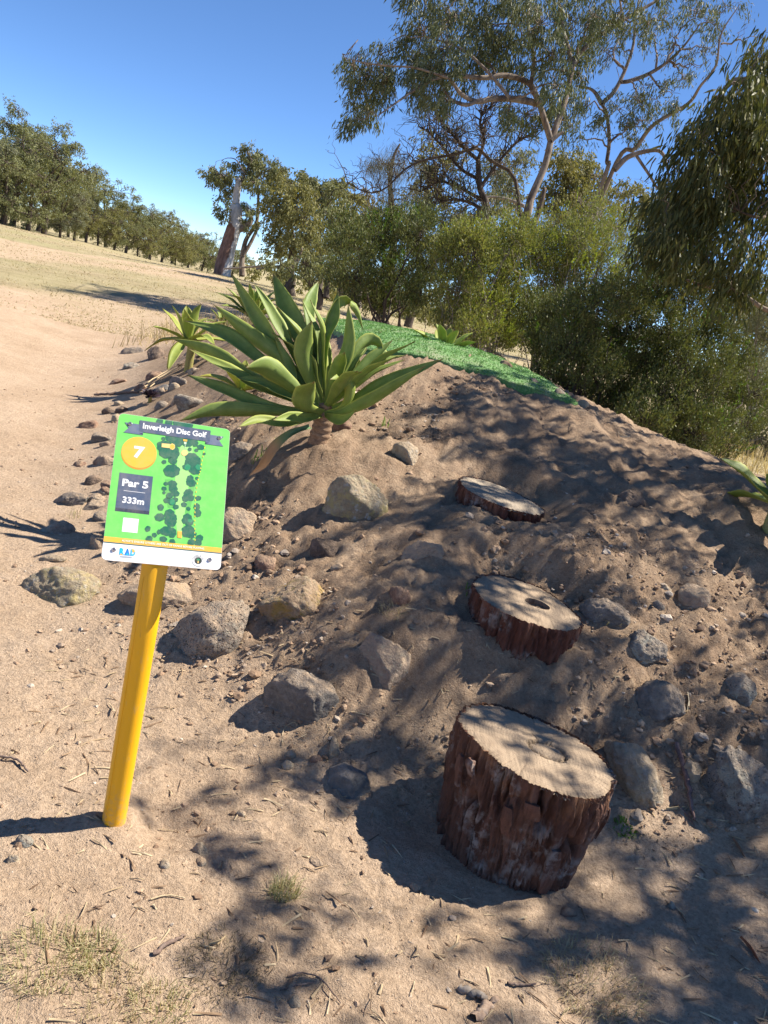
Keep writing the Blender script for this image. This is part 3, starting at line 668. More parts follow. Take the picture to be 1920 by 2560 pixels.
        link('hollow', mesh_np('hollow', V, [Q, Tt]), barkmat('hollow_wood', [(.12, .09, .065), (.25, .19, .14), (.33, .26, .19)], 30, .004), cf)
    return root, r, th
bark_red = stump_bark('bark_red', [(.055, .028, .02), (.12, .055, .038), (.19, .095, .065), (.24, .15, .115)], (.34, .17, .085))
bark_red2 = stump_bark('bark_deep_red', [(.05, .022, .016), (.12, .045, .032), (.17, .07, .048), (.2, .10, .075)], (.22, .10, .06))
cut1 = cut_material('dusty_cut_wood', (.29, .22, .155), (.40, .31, .22)); cut2 = cut_material('grey_cut_wood', (.30, .25, .195), (.39, .33, .25))
s1, r1, th1 = build_stump(STUMPS[0], 'tallest tree stump nearest the camera with a ring crack in its dusty top', crack=True, bark=bark_red, cut=cut1, big=True)
s2, _, _ = build_stump(STUMPS[1], 'middle tree stump with a round hole cut through its top', hole=(.05, -.004, .054), bark=bark_red2, cut=cut1)
s3, _, _ = build_stump(STUMPS[2], 'uppermost flat tree stump almost sunk into the mound', bark=bark_red2, cut=cut2)
# loose slabs of bark standing off the near stump
for (ang, z0, L, w, lean) in ((-2.75, -.05, .10, .022, .2), (-2.55, -.03, .05, .03, .3), (-1.95, -.10, .09, .03, .15), (-1.72, -.06, .05, .05, .1), (-.9, -.05, .08, .02, .2), (-.5, -.08, .12, .018, .25), (-1.25, -.2, .16, .04, .1)):
    for it in range(1):
        mb = MB(); n = 7; P = []
        R_ = STUMPS[0]['r']*1.035
        for i in range(n):
            t = i/(n-1); rr = R_+.006+lean*.05*(1-t)*math.sin(t*3); rr *= 1-.30*max(0, -(z0-L*t)); P.append((rr*math.cos(ang+.05*t), rr*math.sin(ang+.05*t), z0-L*t))
        P = np.array(P); tg = np.array([-math.sin(ang), math.cos(ang), 0]); nn = np.array([math.cos(ang), math.sin(ang), 0])
        ww = w*.5*(.5+.5*np.sin(np.linspace(.5, 2.9, n)))*(1+.3*rng.random(n)); th_ = .006
        A = P+tg*ww[:, None]; B = P-tg*ww[:, None]
        V = np.concatenate([A+nn*th_, B+nn*th_, A-nn*th_, B-nn*th_])
        q = np.arange(n-1)
        mb.add(V, np.concatenate([np.stack([q, q+1, n+q+1, n+q], 1), np.stack([2*n+q, 3*n+q, 3*n+q+1, 2*n+q+1], 1), np.stack([q, 2*n+q, 2*n+q+1, q+1], 1), np.stack([n+q, n+q+1, 3*n+q+1, 3*n+q], 1)]), np.array([[0, n, 3*n, 2*n], [n-1, 3*n-1, 4*n-1, 2*n-1]]))
        mb.build('bark_flake', bark_red, s1, smooth=False)

# ------------------------------------------------------------------ rocks
RM = dict(
    pit=rock_material('vesicular_basalt', (0.260, 0.215, 0.176), (0.429, 0.358, 0.293), .75, pits=1.2),
    grey=rock_material('grey_basalt', (.15, .14, .13), (.27, .255, .235), .75),
    blue=rock_material('blue_basalt', (.14, .15, .155), (.23, .24, .24), .35),
    lich=rock_material('lichen_rock', (0.286, 0.234, 0.156), (0.416, 0.351, 0.247), .3, [(0.468, 0.390, 0.169), (0.500, 0.500, 0.468)]),
    moss=rock_material('mossy_rock', (0.286, 0.202, 0.130), (0.429, 0.312, 0.215), .3, [(0.390, 0.260, 0.072), (0.169, 0.143, 0.039)]),
    red=rock_material('red_rock', (0.221, 0.130, 0.098), (0.364, 0.234, 0.169), .6),
    tan=rock_material('tan_rock', (0.429, 0.325, 0.227), (0.500, 0.455, 0.332), .7),
    dust=rock_material('dusty_rock', (0.312, 0.247, 0.202), (0.468, 0.358, 0.267), 1.0),
    plch=rock_material('pale_lichen_rock', (.21, .19, .165), (.33, .30, .265), .5, [(0.429, 0.442, 0.377)], pits=.5),
    dark=rock_material('dark_rock', (0.104, 0.081, 0.068), (0.208, 0.156, 0.130), .45, pits=.4))
def rock(u, v, w, h, kind, label, ang=0, dep=.8, seed=None, cuts=7, rough=.09, sink=.47, group='rocks on the mound', sub=None, flat_=0, detail=.10):
    seed = seed if seed is not None else int(u*7+v)
    rr = np.random.default_rng(seed)
    P, d = hit(u, min(2555, v+h*.30))
    a = w*.5*d/F; c = h*.62*d/F
    sub = sub if sub is not None else (5 if w > 105 else 4 if w > 34 else 3)
    D, Fc = ico(sub); D = D.copy()
    # angular body: soft-min over random planes
    N_ = rr.normal(size=(cuts+7, 3)); N_ /= np.linalg.norm(N_, axis=1)[:, None]
    off = np.concatenate([rr.uniform(.52, .85, cuts), rr.uniform(.82, 1.0, 7)])
    dots = D @ N_.T; R_ = np.where(dots > .05, off/np.maximum(dots, .05), 9).min(1)
    R_ = np.minimum(R_, 1.02)
    R_ = R_*(1+rough*fbm(D[:, 0]*1.7+seed, D[:, 1]*1.7, D[:, 2]*1.7, o=3, s=seed % 97)+detail*fbm(D[:, 0]*7, D[:, 1]*7+seed, D[:, 2]*7, o=3, s=seed % 89))
    if kind in ('pit', 'plch', 'dark'):
        q = vnoise(D[:, 0]*13, D[:, 1]*13+seed, D[:, 2]*13, s=3); R_ = R_-.05*np.maximum(0, q-.25)
        q = vnoise(D[:, 0]*26, D[:, 1]*26+seed, D[:, 2]*26, s=4); R_ = R_-.03*np.maximum(0, q-.2)
    V = D*R_[:, None]
    ext = np.abs(V).max(0); V = V/ext
    V = V*np.array([a, dep*.5*(a+c), c])
    if flat_: V[:, 2] = np.where(V[:, 2] > 0, V[:, 2]*(1-flat_), V[:, 2])
    vx = CX*math.cos(math.radians(ang))+(-CY)*math.sin(math.radians(ang)); fwd = FW-(FW@vx)*vx; fwd = unit(fwd*np.array([1, 1, .35])); fwd = unit(fwd-(fwd@vx)*vx); up = np.cross(vx, fwd)
    V = V @ np.array([vx, fwd, up])
    C = P-.0*up; C = C+np.array([0, 0, c*(1-2*sink)*.55])+FW*dep*.18*(a+c)
    o = link('rock', mesh_np('rock', V, Fc, smooth=True), RM[kind]); o.location = C
    tag(o, label, 'rock', group)
    return o
L = 'rocks along the path edge'; SM = 'small stones on the sand'
R = rock
R(506, 1571, 285, 135, 'pit', 'long pitted grey boulder lying just right of the yellow post', ang=-40, dep=.8, seed=5, cuts=3)
R(139, 1457, 215, 115, 'lich', 'yellow lichen covered boulder on the path left of the yellow post', seed=9, cuts=4, dep=.9)
R(392, 1478, 215, 75, 'dust', 'flat dusty boulder directly behind the yellow post', seed=12, cuts=3, sink=.45)
R(585, 1300, 155, 110, 'dust', 'purplish brown boulder touching the right edge of the sign', ang=18, seed=14, cuts=3)
R(177, 1244, 112, 46, 'grey', 'flat grey slab with pale dusty top left of the sign', ang=-14, seed=21, cuts=4, group=L)
R(140, 1316, 96, 46, 'plch', 'grey arched slab with a long shadow left of the sign foot', ang=-8, seed=22, cuts=4, group=L)
R(131, 1392, 82, 26, 'tan', 'low flat tan stone above the lichen boulder', ang=-6, seed=23, group=L)
R(232, 1262, 80, 42, 'grey', 'shaded grey slab tucked below the flat slab near the sign', seed=24, group=L)
R(244, 1350, 56, 60, 'dust', 'dusty brown rock peeking out at the lower left sign corner', seed=25, group=L)
R(268, 1212, 44, 46, 'red', 'dark reddish rock half hidden behind the left sign edge', seed=26, group=L)
R(247, 1092, 78, 40, 'grey', 'dark angular rock with pointed top on the path edge', seed=27, cuts=8, rough=.05, group=L)
R(222, 1059, 56, 34, 'red', 'reddish brown wedge shaped rock above the dark angular rock', seed=28, cuts=7, group=L)
R(262, 1146, 54, 46, 'dust', 'round dusty rock left of the orange number disc', seed=29, group=L)
R(291, 1040, 28, 40, 'tan', 'upright tan block at the upper left sign corner', seed=30, group=L)
R(268, 1025, 34, 26, 'dark', 'small dark pitted rock above the wedge shaped rock', seed=31, group=L)
R(198, 1158, 38, 18, 'red', 'low reddish clod on the bare path', seed=32, group=L)
R(329, 874, 62, 32, 'grey', 'grey angular rock furthest up the path edge', ang=-8, seed=33, cuts=8, rough=.05, group=L)
R(325, 912, 52, 27, 'plch', 'pale grey rock next below the furthest path rock', seed=34, cuts=6, group=L)
R(293, 952, 58, 20, 'red', 'flat reddish slab lying low on the path edge', ang=-6, seed=35, group=L)
R(384, 880, 52, 52, 'dark', 'dark rock under the small agave with drooping leaves', seed=36, group=L)
R(386, 936, 54, 28, 'red', 'pinkish rock beside the bundle of dry stalks', seed=37, group=L)
R(447, 950, 60, 42, 'grey', 'blue grey angular rock below the dry stalks', seed=38, cuts=8, rough=.05, group=L)
R(405, 968, 50, 26, 'blue', 'low blue grey rock left of the angular grey one', seed=39, group=L)
R(474, 997, 98, 66, 'plch', 'large tan grey rock left of the big agave leaves', seed=40, cuts=7, rough=.06, group=L)
R(350, 968, 36, 26, 'red', 'small brown rock by the dark rosette plant', seed=41, group=L)
R(494, 848, 44, 30, 'dark', 'dark rock under the left tips of the big agave', seed=42, group=L)
R(530, 826, 50, 30, 'red', 'purplish rock below the far agave clump', seed=43, group=L)
R(596, 838, 60, 36, 'dark', 'dark purplish rock behind the big agave leaves', seed=44, group=L)
R(640, 818, 46, 30, 'red', 'brown rock at the foot of the far agave', seed=45, group=L)
R(604, 1120, 86, 52, 'grey', 'grey rock in the shade right of the sign top', seed=46, cuts=6)
R(882, 1242, 172, 128, 'lich', 'large flat lichen mottled boulder below the big agave', ang=8, seed=50, cuts=3, rough=.07, dep=.55, sink=.3)
R(1018, 1126, 78, 84, 'tan', 'upright angular rock with sunlit top right of the agave stem', ang=-30, seed=51, cuts=9, rough=.05)
R(810, 1362, 92, 66, 'dark', 'dark rough rock below the flat lichen boulder', seed=52, cuts=5)
R(665, 1400, 66, 58, 'red', 'dark reddish rock above the mossy boulder', ang=-30, seed=53, cuts=6)
R(734, 1490, 192, 138, 'moss', 'big ochre and moss coloured boulder mid slope', ang=10, seed=54, cuts=3, rough=.08, dep=.75, sink=.28)
R(1056, 1370, 112, 68, 'dust', 'dusty sunlit rock above the middle stump', ang=-22, seed=55, cuts=6)
R(842, 1413, 34, 30, 'dust', 'small round stone above the mossy boulder', seed=56, group=SM)
R(998, 1478, 62, 88, 'red', 'blocky dark red rock left of the middle stump', seed=57, cuts=8, rough=.05)
R(852, 1060, 62, 34, 'red', 'brown rock lying right behind the agave stem', seed=58)
R(746, 1739, 204, 165, 'grey', 'big flat grey slab half way up the slope', ang=12, seed=62, cuts=5, rough=.05, dep=.6, sink=.33)
R(958, 1620, 146, 140, 'dust', 'sharp edged faceted rock above the grey slab', ang=-12, seed=61, cuts=10, rough=.04, detail=.04)
R(882, 1942, 148, 96, 'blue', 'blue grey broken rock left of the nearest stump', ang=28, seed=63, cuts=10, rough=.04, detail=.04)
R(834, 1861, 42, 56, 'tan', 'small smooth tan cobble above the blue grey rock', ang=15, seed=64, group=SM)
R(716, 1906, 40, 34, 'tan', 'pale round stone left of the blue grey rock', seed=65, group=SM)
R(729, 1884, 28, 24, 'tan', 'tiny tan stone behind the pale round one', seed=66, group=SM)
R(789, 1897, 34, 26, 'red', 'brown earth clod between tan cobble and pale stone', seed=67, group=SM)
R(1580, 1235, 74, 66, 'dark', 'dusty topped rock with a dark face high on the mound', seed=70, cuts=7, rough=.06)
R(1515, 1520, 130, 72, 'grey', 'dark grey half buried rock right of the middle stump', ang=14, seed=71, cuts=4, sink=.4)
R(1607, 1605, 130, 86, 'plch', 'pitted grey rock right of the middle stump foot', seed=72, cuts=5)
R(1649, 1741, 140, 112, 'grey', 'rounded blue grey boulder above the nearest stump', seed=73, cuts=4, rough=.06)
R(1849, 1708, 82, 94, 'plch', 'grey egg shaped rock near the right picture edge', ang=20, seed=74, cuts=4)
R(1586, 1931, 215, 92, 'tan', 'long tan boulder leaning against the nearest stump', ang=62, seed=75, cuts=4, dep=.9, sink=.25)
R(1839, 1954, 178, 200, 'plch', 'large pale lichened boulder at the right edge', seed=76, cuts=6, rough=.06, sink=.25)
R(1735, 1480, 88, 66, 'dust', 'dust covered buried rock upper right of the mound', seed=77, cuts=4, sink=.42)
R(1647, 1507, 34, 30, 'grey', 'small dark stone above the pitted grey rock', seed=78, group=SM)
R(1666, 1468, 30, 24, 'tan', 'small yellowish stone high on the right slope', seed=79, group=SM)
R(1732, 1925, 50, 66, 'tan', 'crumbly tan clod behind the leaning stick', seed=80, group=SM)
R(1266, 908, 40, 34, 'red', 'brown rock behind the turf by the bush', seed=81, group='rocks behind the turf')
R(1331, 953, 52, 26, 'grey', 'low grey rock along the right turf border', seed=82, group='rocks behind the turf')
R(1399, 980, 40, 30, 'grey', 'pointed grey rock near the right turf tip', seed=83, group='rocks behind the turf')
R(1458, 1008, 34, 28, 'tan', 'pale rock just past the right turf tip', seed=84, group='rocks behind the turf')
R(34, 2146, 36, 32, 'tan', 'pale stone at the left edge below the post shadow', seed=90, group=SM)
R(58, 2098, 46, 38, 'plch', 'grey lump of soil on the lower rim of the post shadow', seed=91, group=SM)
R(408, 2160, 34, 28, 'tan', 'whitish stone right below the post foot', seed=92, group=SM)
R(498, 2122, 50, 42, 'tan', 'largest loose stone right of the post foot', seed=93, group=SM)
R(499, 2153, 34, 24, 'dust', 'grey stone touching the largest loose stone', seed=94, group=SM)
R(790, 2147, 36, 36, 'dust', 'round dusty stone in the shade left of the big stump', seed=95, group=SM)
R(735, 2500, 34, 36, 'tan', 'brown pointed stone beside the curled twig', seed=96, group=SM)
R(602, 2034, 26, 22, 'dust', 'small stone in the shade edge right of the post', seed=97, group=SM)
R(1035, 2215, 36, 32, 'dust', 'small stone left of the big stump foot', seed=98, group=SM)
R(1682, 2262, 24, 24, 'plch', 'small pale grey chip in the lower right sand', seed=99, group=SM)
R(1420, 2278, 50, 26, 'red', 'reddish brown bark scrap lying below the big stump', seed=100, group=SM)

# more rocks packed along the left bank, numbered upwards from the sign
rr_ = np.random.default_rng(77); bank = []
for i in range(38):
    t = rr_.random(); u = np.interp(t, [0, .25, .5, .75, 1], [205, 270, 350, 440, 600])+rr_.normal(0, 24)+rr_.uniform(0, 90)*(t < .8); v = np.interp(t, [0, .25, .5, .75, 1], [1300, 1110, 960, 900, 830])+rr_.normal(0, 22)
    bank.append((t, u, v))
bank.sort()
WORD = 'first second third fourth fifth sixth seventh eighth ninth tenth eleventh twelfth thirteenth fourteenth fifteenth sixteenth seventeenth eighteenth nineteenth twentieth'.split()
KN = dict(red='reddish brown', dark='dark brown', grey='grey', dust='dusty', tan='tan', pit='pitted'); cnt = {}
for i, (t, u, v) in enumerate(bank):
    w = np.interp(v, [800, 1300], [24, 48])*rr_.uniform(.6, 1.25); kd = ['red', 'dark', 'grey', 'dust', 'tan', 'pit'][rr_.integers(0, 6)]; n = cnt[kd] = cnt.get(kd, 0)+1
    R(u, v, w, w*rr_.uniform(.5, .8), kd, f'{WORD[n-1]} small {KN[kd]} rock up the left bank, counted from the sign', ang=rr_.uniform(-20, 20), seed=200+i, group='small rocks packed along the left bank', sub=3)

# ------------------------------------------------------------------ agaves
def N_lv(N, s):
    cb = N.n('CombineXYZ'); N.l(N.m('MULTIPLY', s.outputs[0], 1.3), cb.inputs[0]); N.l(N.m('MULTIPLY', s.outputs[1], .12), cb.inputs[1]); N.l(N.n('ObjectInfo').outputs['Random'], cb.inputs[2]); return cb.outputs[0]
def agave_mat(name, a, b, edge, yel):
    m, nt, p, o = newmat(name); N = NT(nt); at = N.n('Attribute'); at.attribute_name = 'lv'      # x: across 0..1, y: along 0..1, z: yellowness
    s = N.n('SeparateColor'); N.l(at.outputs['Color'], s.inputs[0]); v = coords(N)
    n1 = N.noise(14, 4, .6, v); st = N.noise(60, 4, .65, v)
    c = N.ramp(n1, [(.3, a), (.7, b)])
    e = N.rng_(N.m('ABSOLUTE', N.m('SUBTRACT', s.outputs[0], .5)), .40, .5)
    c = N.mix(N.m('MULTIPLY', e, .8), c, edge)
    c = N.mix(N.m('MULTIPLY', s.outputs[2], N.rng_(N.noise(6, 4, .6, v), .25, .6, .3, 1)), c, yel)
    c = N.mix(N.m('MULTIPLY', N.rng_(s.outputs[1], .92, 1.), .9), c, (.20, .11, .05))
    c = N.mix(N.rng_(st, .62, .72, 0, .6), c, (.17, .12, .05))
    c = N.mix(N.rng_(N.noise(30, 6, .75, v), .52, .72, 0, .22), c, (.36, .33, .2))
    ln = N.noise(26, 3, .6, N_lv(N, s)); c = N.mix(N.rng_(ln, .4, .7, 0, .3), c, tuple(x*.6 for x in a))
    r = N.n('NewGeometry')
    N.l(c, p.inputs['Base Color']); p.inputs['Roughness'].default_value = .55; p.inputs['Specular IOR Level'].default_value = .35
    N.l(N.bump(N.noise(90, 3, .5, coords(N, 'Object', (1, 1, .2))), .0015, .5), p.inputs['Normal'])
    t = N.n('BsdfTranslucent'); N.l(N.mix(1., c, (1.35, 1.3, .5), 'MULTIPLY'), t.inputs[0])
    x = N.n('MixShader'); x.inputs[0].default_value = .24; N.l(p.outputs[0], x.inputs[1]); N.l(t.outputs[0], x.inputs[2]); N.l(x.outputs[0], o.inputs[0])
    return m
AG = agave_mat('agave_leaf', (.16, .25, .055), (.255, .355, .10), (.50, .54, .13), (.40, .42, .06))
AGY = agave_mat('agave_leaf_yellow', (.20, .30, .06), (.29, .39, .085), (.48, .50, .12), (.55, .50, .10))
DEAD = agave_mat('agave_leaf_dead', (.42, .27, .13), (.52, .36, .2), (.4, .2, .1), (.30, .28, .08))
def leaf_mesh(P, W, wdir, cup=.22, thick=.007, prof=None, yel=0., n=18, wave=.0, sd=0, deadtip=0):
    """P spline control points in world, W width, wdir(i)->width direction"""
    C = spline(P, n); T = np.gradient(C, axis=0); T /= np.linalg.norm(T, axis=1)[:, None]
    t = np.linspace(0, 1, n)
    if prof is None:
        pr = np.interp(t, [0, .12, .3, .5, .7, .85, .94, 1], [.55, .50, .72, 1., .86, .50, .22, .015])
    else: pr = np.interp(t, prof[0], prof[1])
    k = 7; s = np.linspace(-1, 1, k); V = []; rr = np.random.default_rng(sd); ph = rr.random()*6
    for i in range(n):
        w = wdir-T[i]*(wdir@T[i]); w = unit(w); nn = np.cross(T[i], w)
        hw = W*.5*pr[i]
        for layer in (0, 1):
            for q in s:
                z = cup*hw*(q*q)*1.1+wave*hw*math.sin(t[i]*14+ph+(1.5 if q > 0 else 0))*abs(q)**2
                V.append(C[i]+w*hw*q*math.cos(cup*.6*abs(q))+nn*(z-layer*thick*(1-.75*abs(q))*(1.2-.9*t[i])))
    V = np.array(V); Q = []
    for i in range(n-1):
        b = i*2*k; c = b+2*k
        for j in range(k-1):
            Q.append((b+j, b+j+1, c+j+1, c+j)); Q.append((b+k+j, c+k+j, c+k+j+1, b+k+j+1))
        Q.append((b, c, c+k, b+k)); Q.append((b+k-1, b+2*k-1, c+2*k-1, c+k-1))
    me_args = (V, np.array(Q))
    lv = np.zeros((len(V), 4)); lv[:, 3] = 1
    lv[:, 0] = np.tile(np.tile((s+1)/2, 2), n); lv[:, 1] = np.repeat(t, 2*k); lv[:, 2] = yel if not deadtip else np.clip(yel+deadtip*np.repeat(t, 2*k), 0, 1)
    return me_args, lv
def leaf_obj(args, lv, m, root, name='leaf'):
    V, Q = args; V = V-np.array(root.location)
    me = mesh_np(name, V, Q); at = me.attributes.new('lv', 'FLOAT_COLOR', 'POINT'); at.data.foreach_set('color', lv.astype(np.float32).ravel())
    return link(name, me, m, root)
def big_agave():
    d0 = 4.28; base = atz(789, 1136, .70); z0 = height(base[0], base[1])[0]
    root = empty('agave', (base[0], base[1], z0), 'largest agave with long broad leaves on a short stem above the sign', 'agave', 'agave plants')
    Z = lambda x, y, dd: atd(350+x*.4822, 640+y*.4822, d0+dd)
    L = [  # control points (crop pixels), visible width, tip depth, roll towards the viewer, yellowness
        ([(880, 850), (690, 790), (430, 690), (240, 615)], 82, -.10, .5, .15), ([(850, 850), (640, 805), (400, 800), (205, 855)], 100, -.18, .4, .0), ([(890, 880), (760, 870), (620, 850), (510, 885)], 66, -.28, .6, .55),
        ([(840, 690), (740, 540), (560, 400), (380, 250)], 108, .08, .4, .1), ([(800, 690), (600, 520), (430, 400), (230, 335)], 100, .15, .6, .15), ([(800, 770), (560, 620), (360, 500), (170, 430)], 100, -.02, .7, .0), ([(810, 780), (640, 690), (480, 600), (250, 480)], 80, -.12, .8, .35),
        ([(850, 720), (720, 480), (590, 280), (470, 85)], 98, .15, .4, .05), ([(860, 700), (760, 440), (680, 290), (590, 140)], 82, .05, .6, .1), ([(870, 680), (840, 430), (760, 260), (690, 90)], 140, .22, .25, .05), ([(905, 640), (880, 330), (885, 230), (925, 130)], 92, .28, .35, .0),
        ([(930, 720), (955, 460), (1005, 330), (1028, 180)], 92, .05, .5, .0), ([(955, 700), (958, 400), (1020, 250), (1085, 235), (1130, 290), (1155, 380)], 66, .15, .5, .35), ([(955, 790), (1030, 600), (1080, 440), (1080, 250)], 92, -.14, .4, .1), ([(895, 720), (860, 570), (855, 450), (892, 335)], 128, -.16, .2, .15),
        ([(900, 860), (855, 790), (860, 710), (905, 650)], 150, -.32, .1, .15), ([(955, 850), (1060, 780), (1092, 690), (1045, 632), (985, 640)], 70, -.25, .5, .4), ([(950, 860), (1130, 745), (1330, 640), (1570, 535)], 104, -.08, .5, .0), ([(940, 880), (1080, 805), (1280, 700), (1480, 570)], 84, -.22, .6, .1),
        ([(990, 760), (1090, 660), (1200, 540), (1310, 435)], 90, .12, .5, .0), ([(1000, 720), (1100, 520), (1190, 438), (1255, 500), (1250, 600)], 86, .2, .6, .05), ([(850, 770), (750, 640), (650, 575), (550, 578)], 140, -.30, .15, .1), ([(870, 800), (770, 720), (650, 660), (500, 630)], 84, -.1, .7, .1),
        ([(880, 820), (800, 700), (760, 560), (700, 420)], 90, .0, .5, .1), ([(920, 800), (930, 640), (940, 520), (910, 380)], 90, .1, .4, .0), ([(960, 800), (1040, 700), (1110, 600), (1130, 480)], 80, .25, .6, .05), ([(930, 870), (860, 840), (780, 835), (690, 850)], 70, -.34, .4, .3), ([(955, 870), (1000, 840), (1060, 850), (1120, 800)], 60, -.3, .6, .1)]
    ctr = np.array([base[0], base[1], z0+.17])
    for i, (pp, w, dd, roll, ye) in enumerate(L):
        n = len(pp); P = [Z(x, y, dd*(j/(n-1))**1.1) for j, (x, y) in enumerate(pp)]
        P[0] = P[0]*.35+ctr*.65 if i not in () else P[0]
        t_img = P[-1]-P[0]; v = unit(P[n//2]-O3); wd = unit(np.cross(t_img, v)); wd = wd*math.cos(roll)+v*math.sin(roll)*(1 if i % 2 else -1)
        W = w*.4822*d0/F/math.cos(roll*.8)*.82
        if (np.cross(unit(t_img), wd))[2] < 0: wd = -wd            # channel side faces up
        a, lv = leaf_mesh(P, W, wd, cup=.34, thick=.012, yel=ye, sd=i, wave=.12)
        leaf_obj(a, lv, AG, root)
    rr = np.random.default_rng(4)
    for i in range(16):                                    # shorter leaves filling the heart and the back
        az = rr.random()*6.28; e = math.radians(rr.uniform(25, 78)); l = rr.uniform(.40, .62); dh = np.array([math.cos(az), math.sin(az), 0]); d_ = dh*math.cos(e)+np.array([0, 0, math.sin(e)])
        P = [ctr, ctr+d_*l*.35, ctr+d_*l*.7, ctr+d_*l+dh*.05-[0, 0, .06*rr.random()]]; wd = np.array([-math.sin(az), math.cos(az), rr.uniform(-.3, .3)])
        if np.cross(unit(d_), wd)[2] < 0: wd = -wd
        a, lv = leaf_mesh(P, .085, wd, cup=.4, thick=.010, yel=.15*rr.random(), sd=300+i, wave=.15); leaf_obj(a, lv, AG, root)
    P = [Z(880, 885, -.05), Z(770, 925, -.2), Z(695, 990, -.22), Z(640, 1080, -.2), Z(565, 1140, -.1)]
    v = unit(P[2]-O3); a, lv = leaf_mesh(P, .058, unit(np.cross(P[-1]-P[0], v)), cup=.6, yel=.0, wave=.4, sd=77, deadtip=0)
    lv[:, 2] = 0
    q = leaf_obj(a, lv, None, root); q.data.materials.append(DEADMIX); q['label'] = 'withered leaf hanging down with a dry brown tip'
    # stem with leaf scars
    P = np.array([[0, 0, -.08], [0, 0, 0], [.003, 0, .06], [.004, .0, .12], [.004, 0, .2]]); S_ = spline(P, 34)
    rad = .052+.003*np.sin(np.linspace(0, 40, 34))+.006*np.linspace(1, 0, 34)
    mb = MB(); mb.add(*tube(S_, rad, 28)); mb.build('stem', barkmat('agave_stem', [(.17, .11, .07), (.3, .2, .13), (.38, .28, .19)], 22, .004, (1, 1, 3)), root)
def deadmix():
    m, nt, p, o = newmat('withered_leaf'); N = NT(nt); at = N.n('Attribute'); at.attribute_name = 'lv'
    s = N.n('SeparateColor'); N.l(at.outputs['Color'], s.inputs[0])
    c = N.ramp(s.outputs[1], [(0, (.10, .175, .07)), (.35, (.16, .2, .07)), (.5, (.42, .25, .11)), (1, (.45, .30, .17))]); N.l(c, p.inputs['Base Color']); p.inputs['Roughness'].default_value = .7
    return m
DEADMIX = deadmix()
big_agave()
def rosette(loc, n, Ln, W, label, m, sd, tilt=(0, 0), el=(10, 85), stem=.0, cup=.3, droop=.5, group='agave plants', yel=.2, name='agave', cat='agave', prof=None, kn=12):
    rr = random.Random(sd); root = empty(name, tuple(loc), label, cat, group); az = rr.random()*6
    tq = Matrix.Rotation(tilt[0], 3, 'X') @ Matrix.Rotation(tilt[1], 3, 'Y')
    for i in range(n):
        f = i/max(1, n-1); az += 2.39996; e = math.radians(el[0]+(el[1]-el[0])*f+rr.uniform(-8, 8)); l = Ln*(1-.35*f**2)*rr.uniform(.8, 1.1)
        d0 = np.array([math.cos(az)*math.cos(e), math.sin(az)*math.cos(e), math.sin(e)]); dh = np.array([math.cos(az), math.sin(az), 0])
        P = [np.array([0, 0, stem])+.02*dh, None, None, None]
        dr = droop*(1-f)*rr.uniform(.2, 1.2)
        P[1] = P[0]+d0*l*.35; P[2] = P[0]+d0*l*.7-np.array([0, 0, dr*l*.12]); P[3] = P[0]+d0*l+dh*l*.05-np.array([0, 0, dr*l*.42])
        P = [np.array(tq @ Vector(q))+np.array(loc) for q in P]
        wd = np.array(tq @ Vector((-math.sin(az), math.cos(az), rr.uniform(-.3, .3))))
        if np.cross(unit(P[3]-P[0]), wd)[2] < 0: wd = -wd
        a, lv = leaf_mesh(P, W*rr.uniform(.85, 1.1), wd, cup=cup, yel=min(1, yel*rr.uniform(.3, 2)), n=kn, sd=sd+i, prof=prof, wave=.08, thick=W*.1)
        leaf_obj(a, lv, m, root)
    if stem > .02:
        mb = MB(); mb.add(*tube(spline([(0, 0, -.05), (0, 0, stem*.5), (0, 0, stem+.02)], 10), W*.35, 12)); mb.build('stem', STEMY, root)
    return root
STEMY = barkmat('agave_young_stem', [(.3, .3, .09), (.42, .4, .15), (.35, .27, .14)], 22, .004, (1, 1, 3))
def ground_at(u, v): q, d = hit(u, v); return q
q = ground_at(470, 925); rosette(q+[0, 0, .0], 16, .52, .12, 'small yellow-stemmed agave on the rocks left of the big one', AGY, 5, tilt=(0, -.15), stem=.30, el=(-25, 85), droop=1.0, yel=.35)
q = ground_at(628, 812); rosette(q+[0, 0, .02], 26, .95, .19, 'agave clump standing furthest back behind the largest one', AG, 8, el=(15, 85), stem=.12, yel=.15)
q = ground_at(560, 822); rosette(q, 14, .50, .11, 'low light green agave left of the furthest agave clump', AGY, 12, el=(5, 80), stem=.05)
q = ground_at(600, 1000); rosette(q+[0, 0, .02], 13, .30, .085, 'young agave pup half hidden behind the largest agave', AGY, 16, el=(5, 80), stem=.06, yel=.5)
q = ground_at(1112, 864); rosette(q+[0, 0, -.05], 8, .30, .11, 'bright agave peeking up beyond the turf', AGY, 21, el=(25, 75), stem=.0, droop=.2)
q = ground_at(1925, 1330); rosette(q, 11, .40, .13, 'pale agave cut off by the right picture edge', AGY, 33, el=(-5, 80), stem=.15, droop=.8, yel=.1)
q = ground_at(374, 1004); rosette(q, 26, .085, .045, 'small dark purple rosette succulent by the path rocks', flat('aeonium', (.045, .028, .04), .45, .4), 41, el=(0, 85), stem=.05, droop=.1, group=None, name='succulent', cat='succulent', prof=([0, .3, .7, 1], [.4, .7, 1, .1]), kn=7)

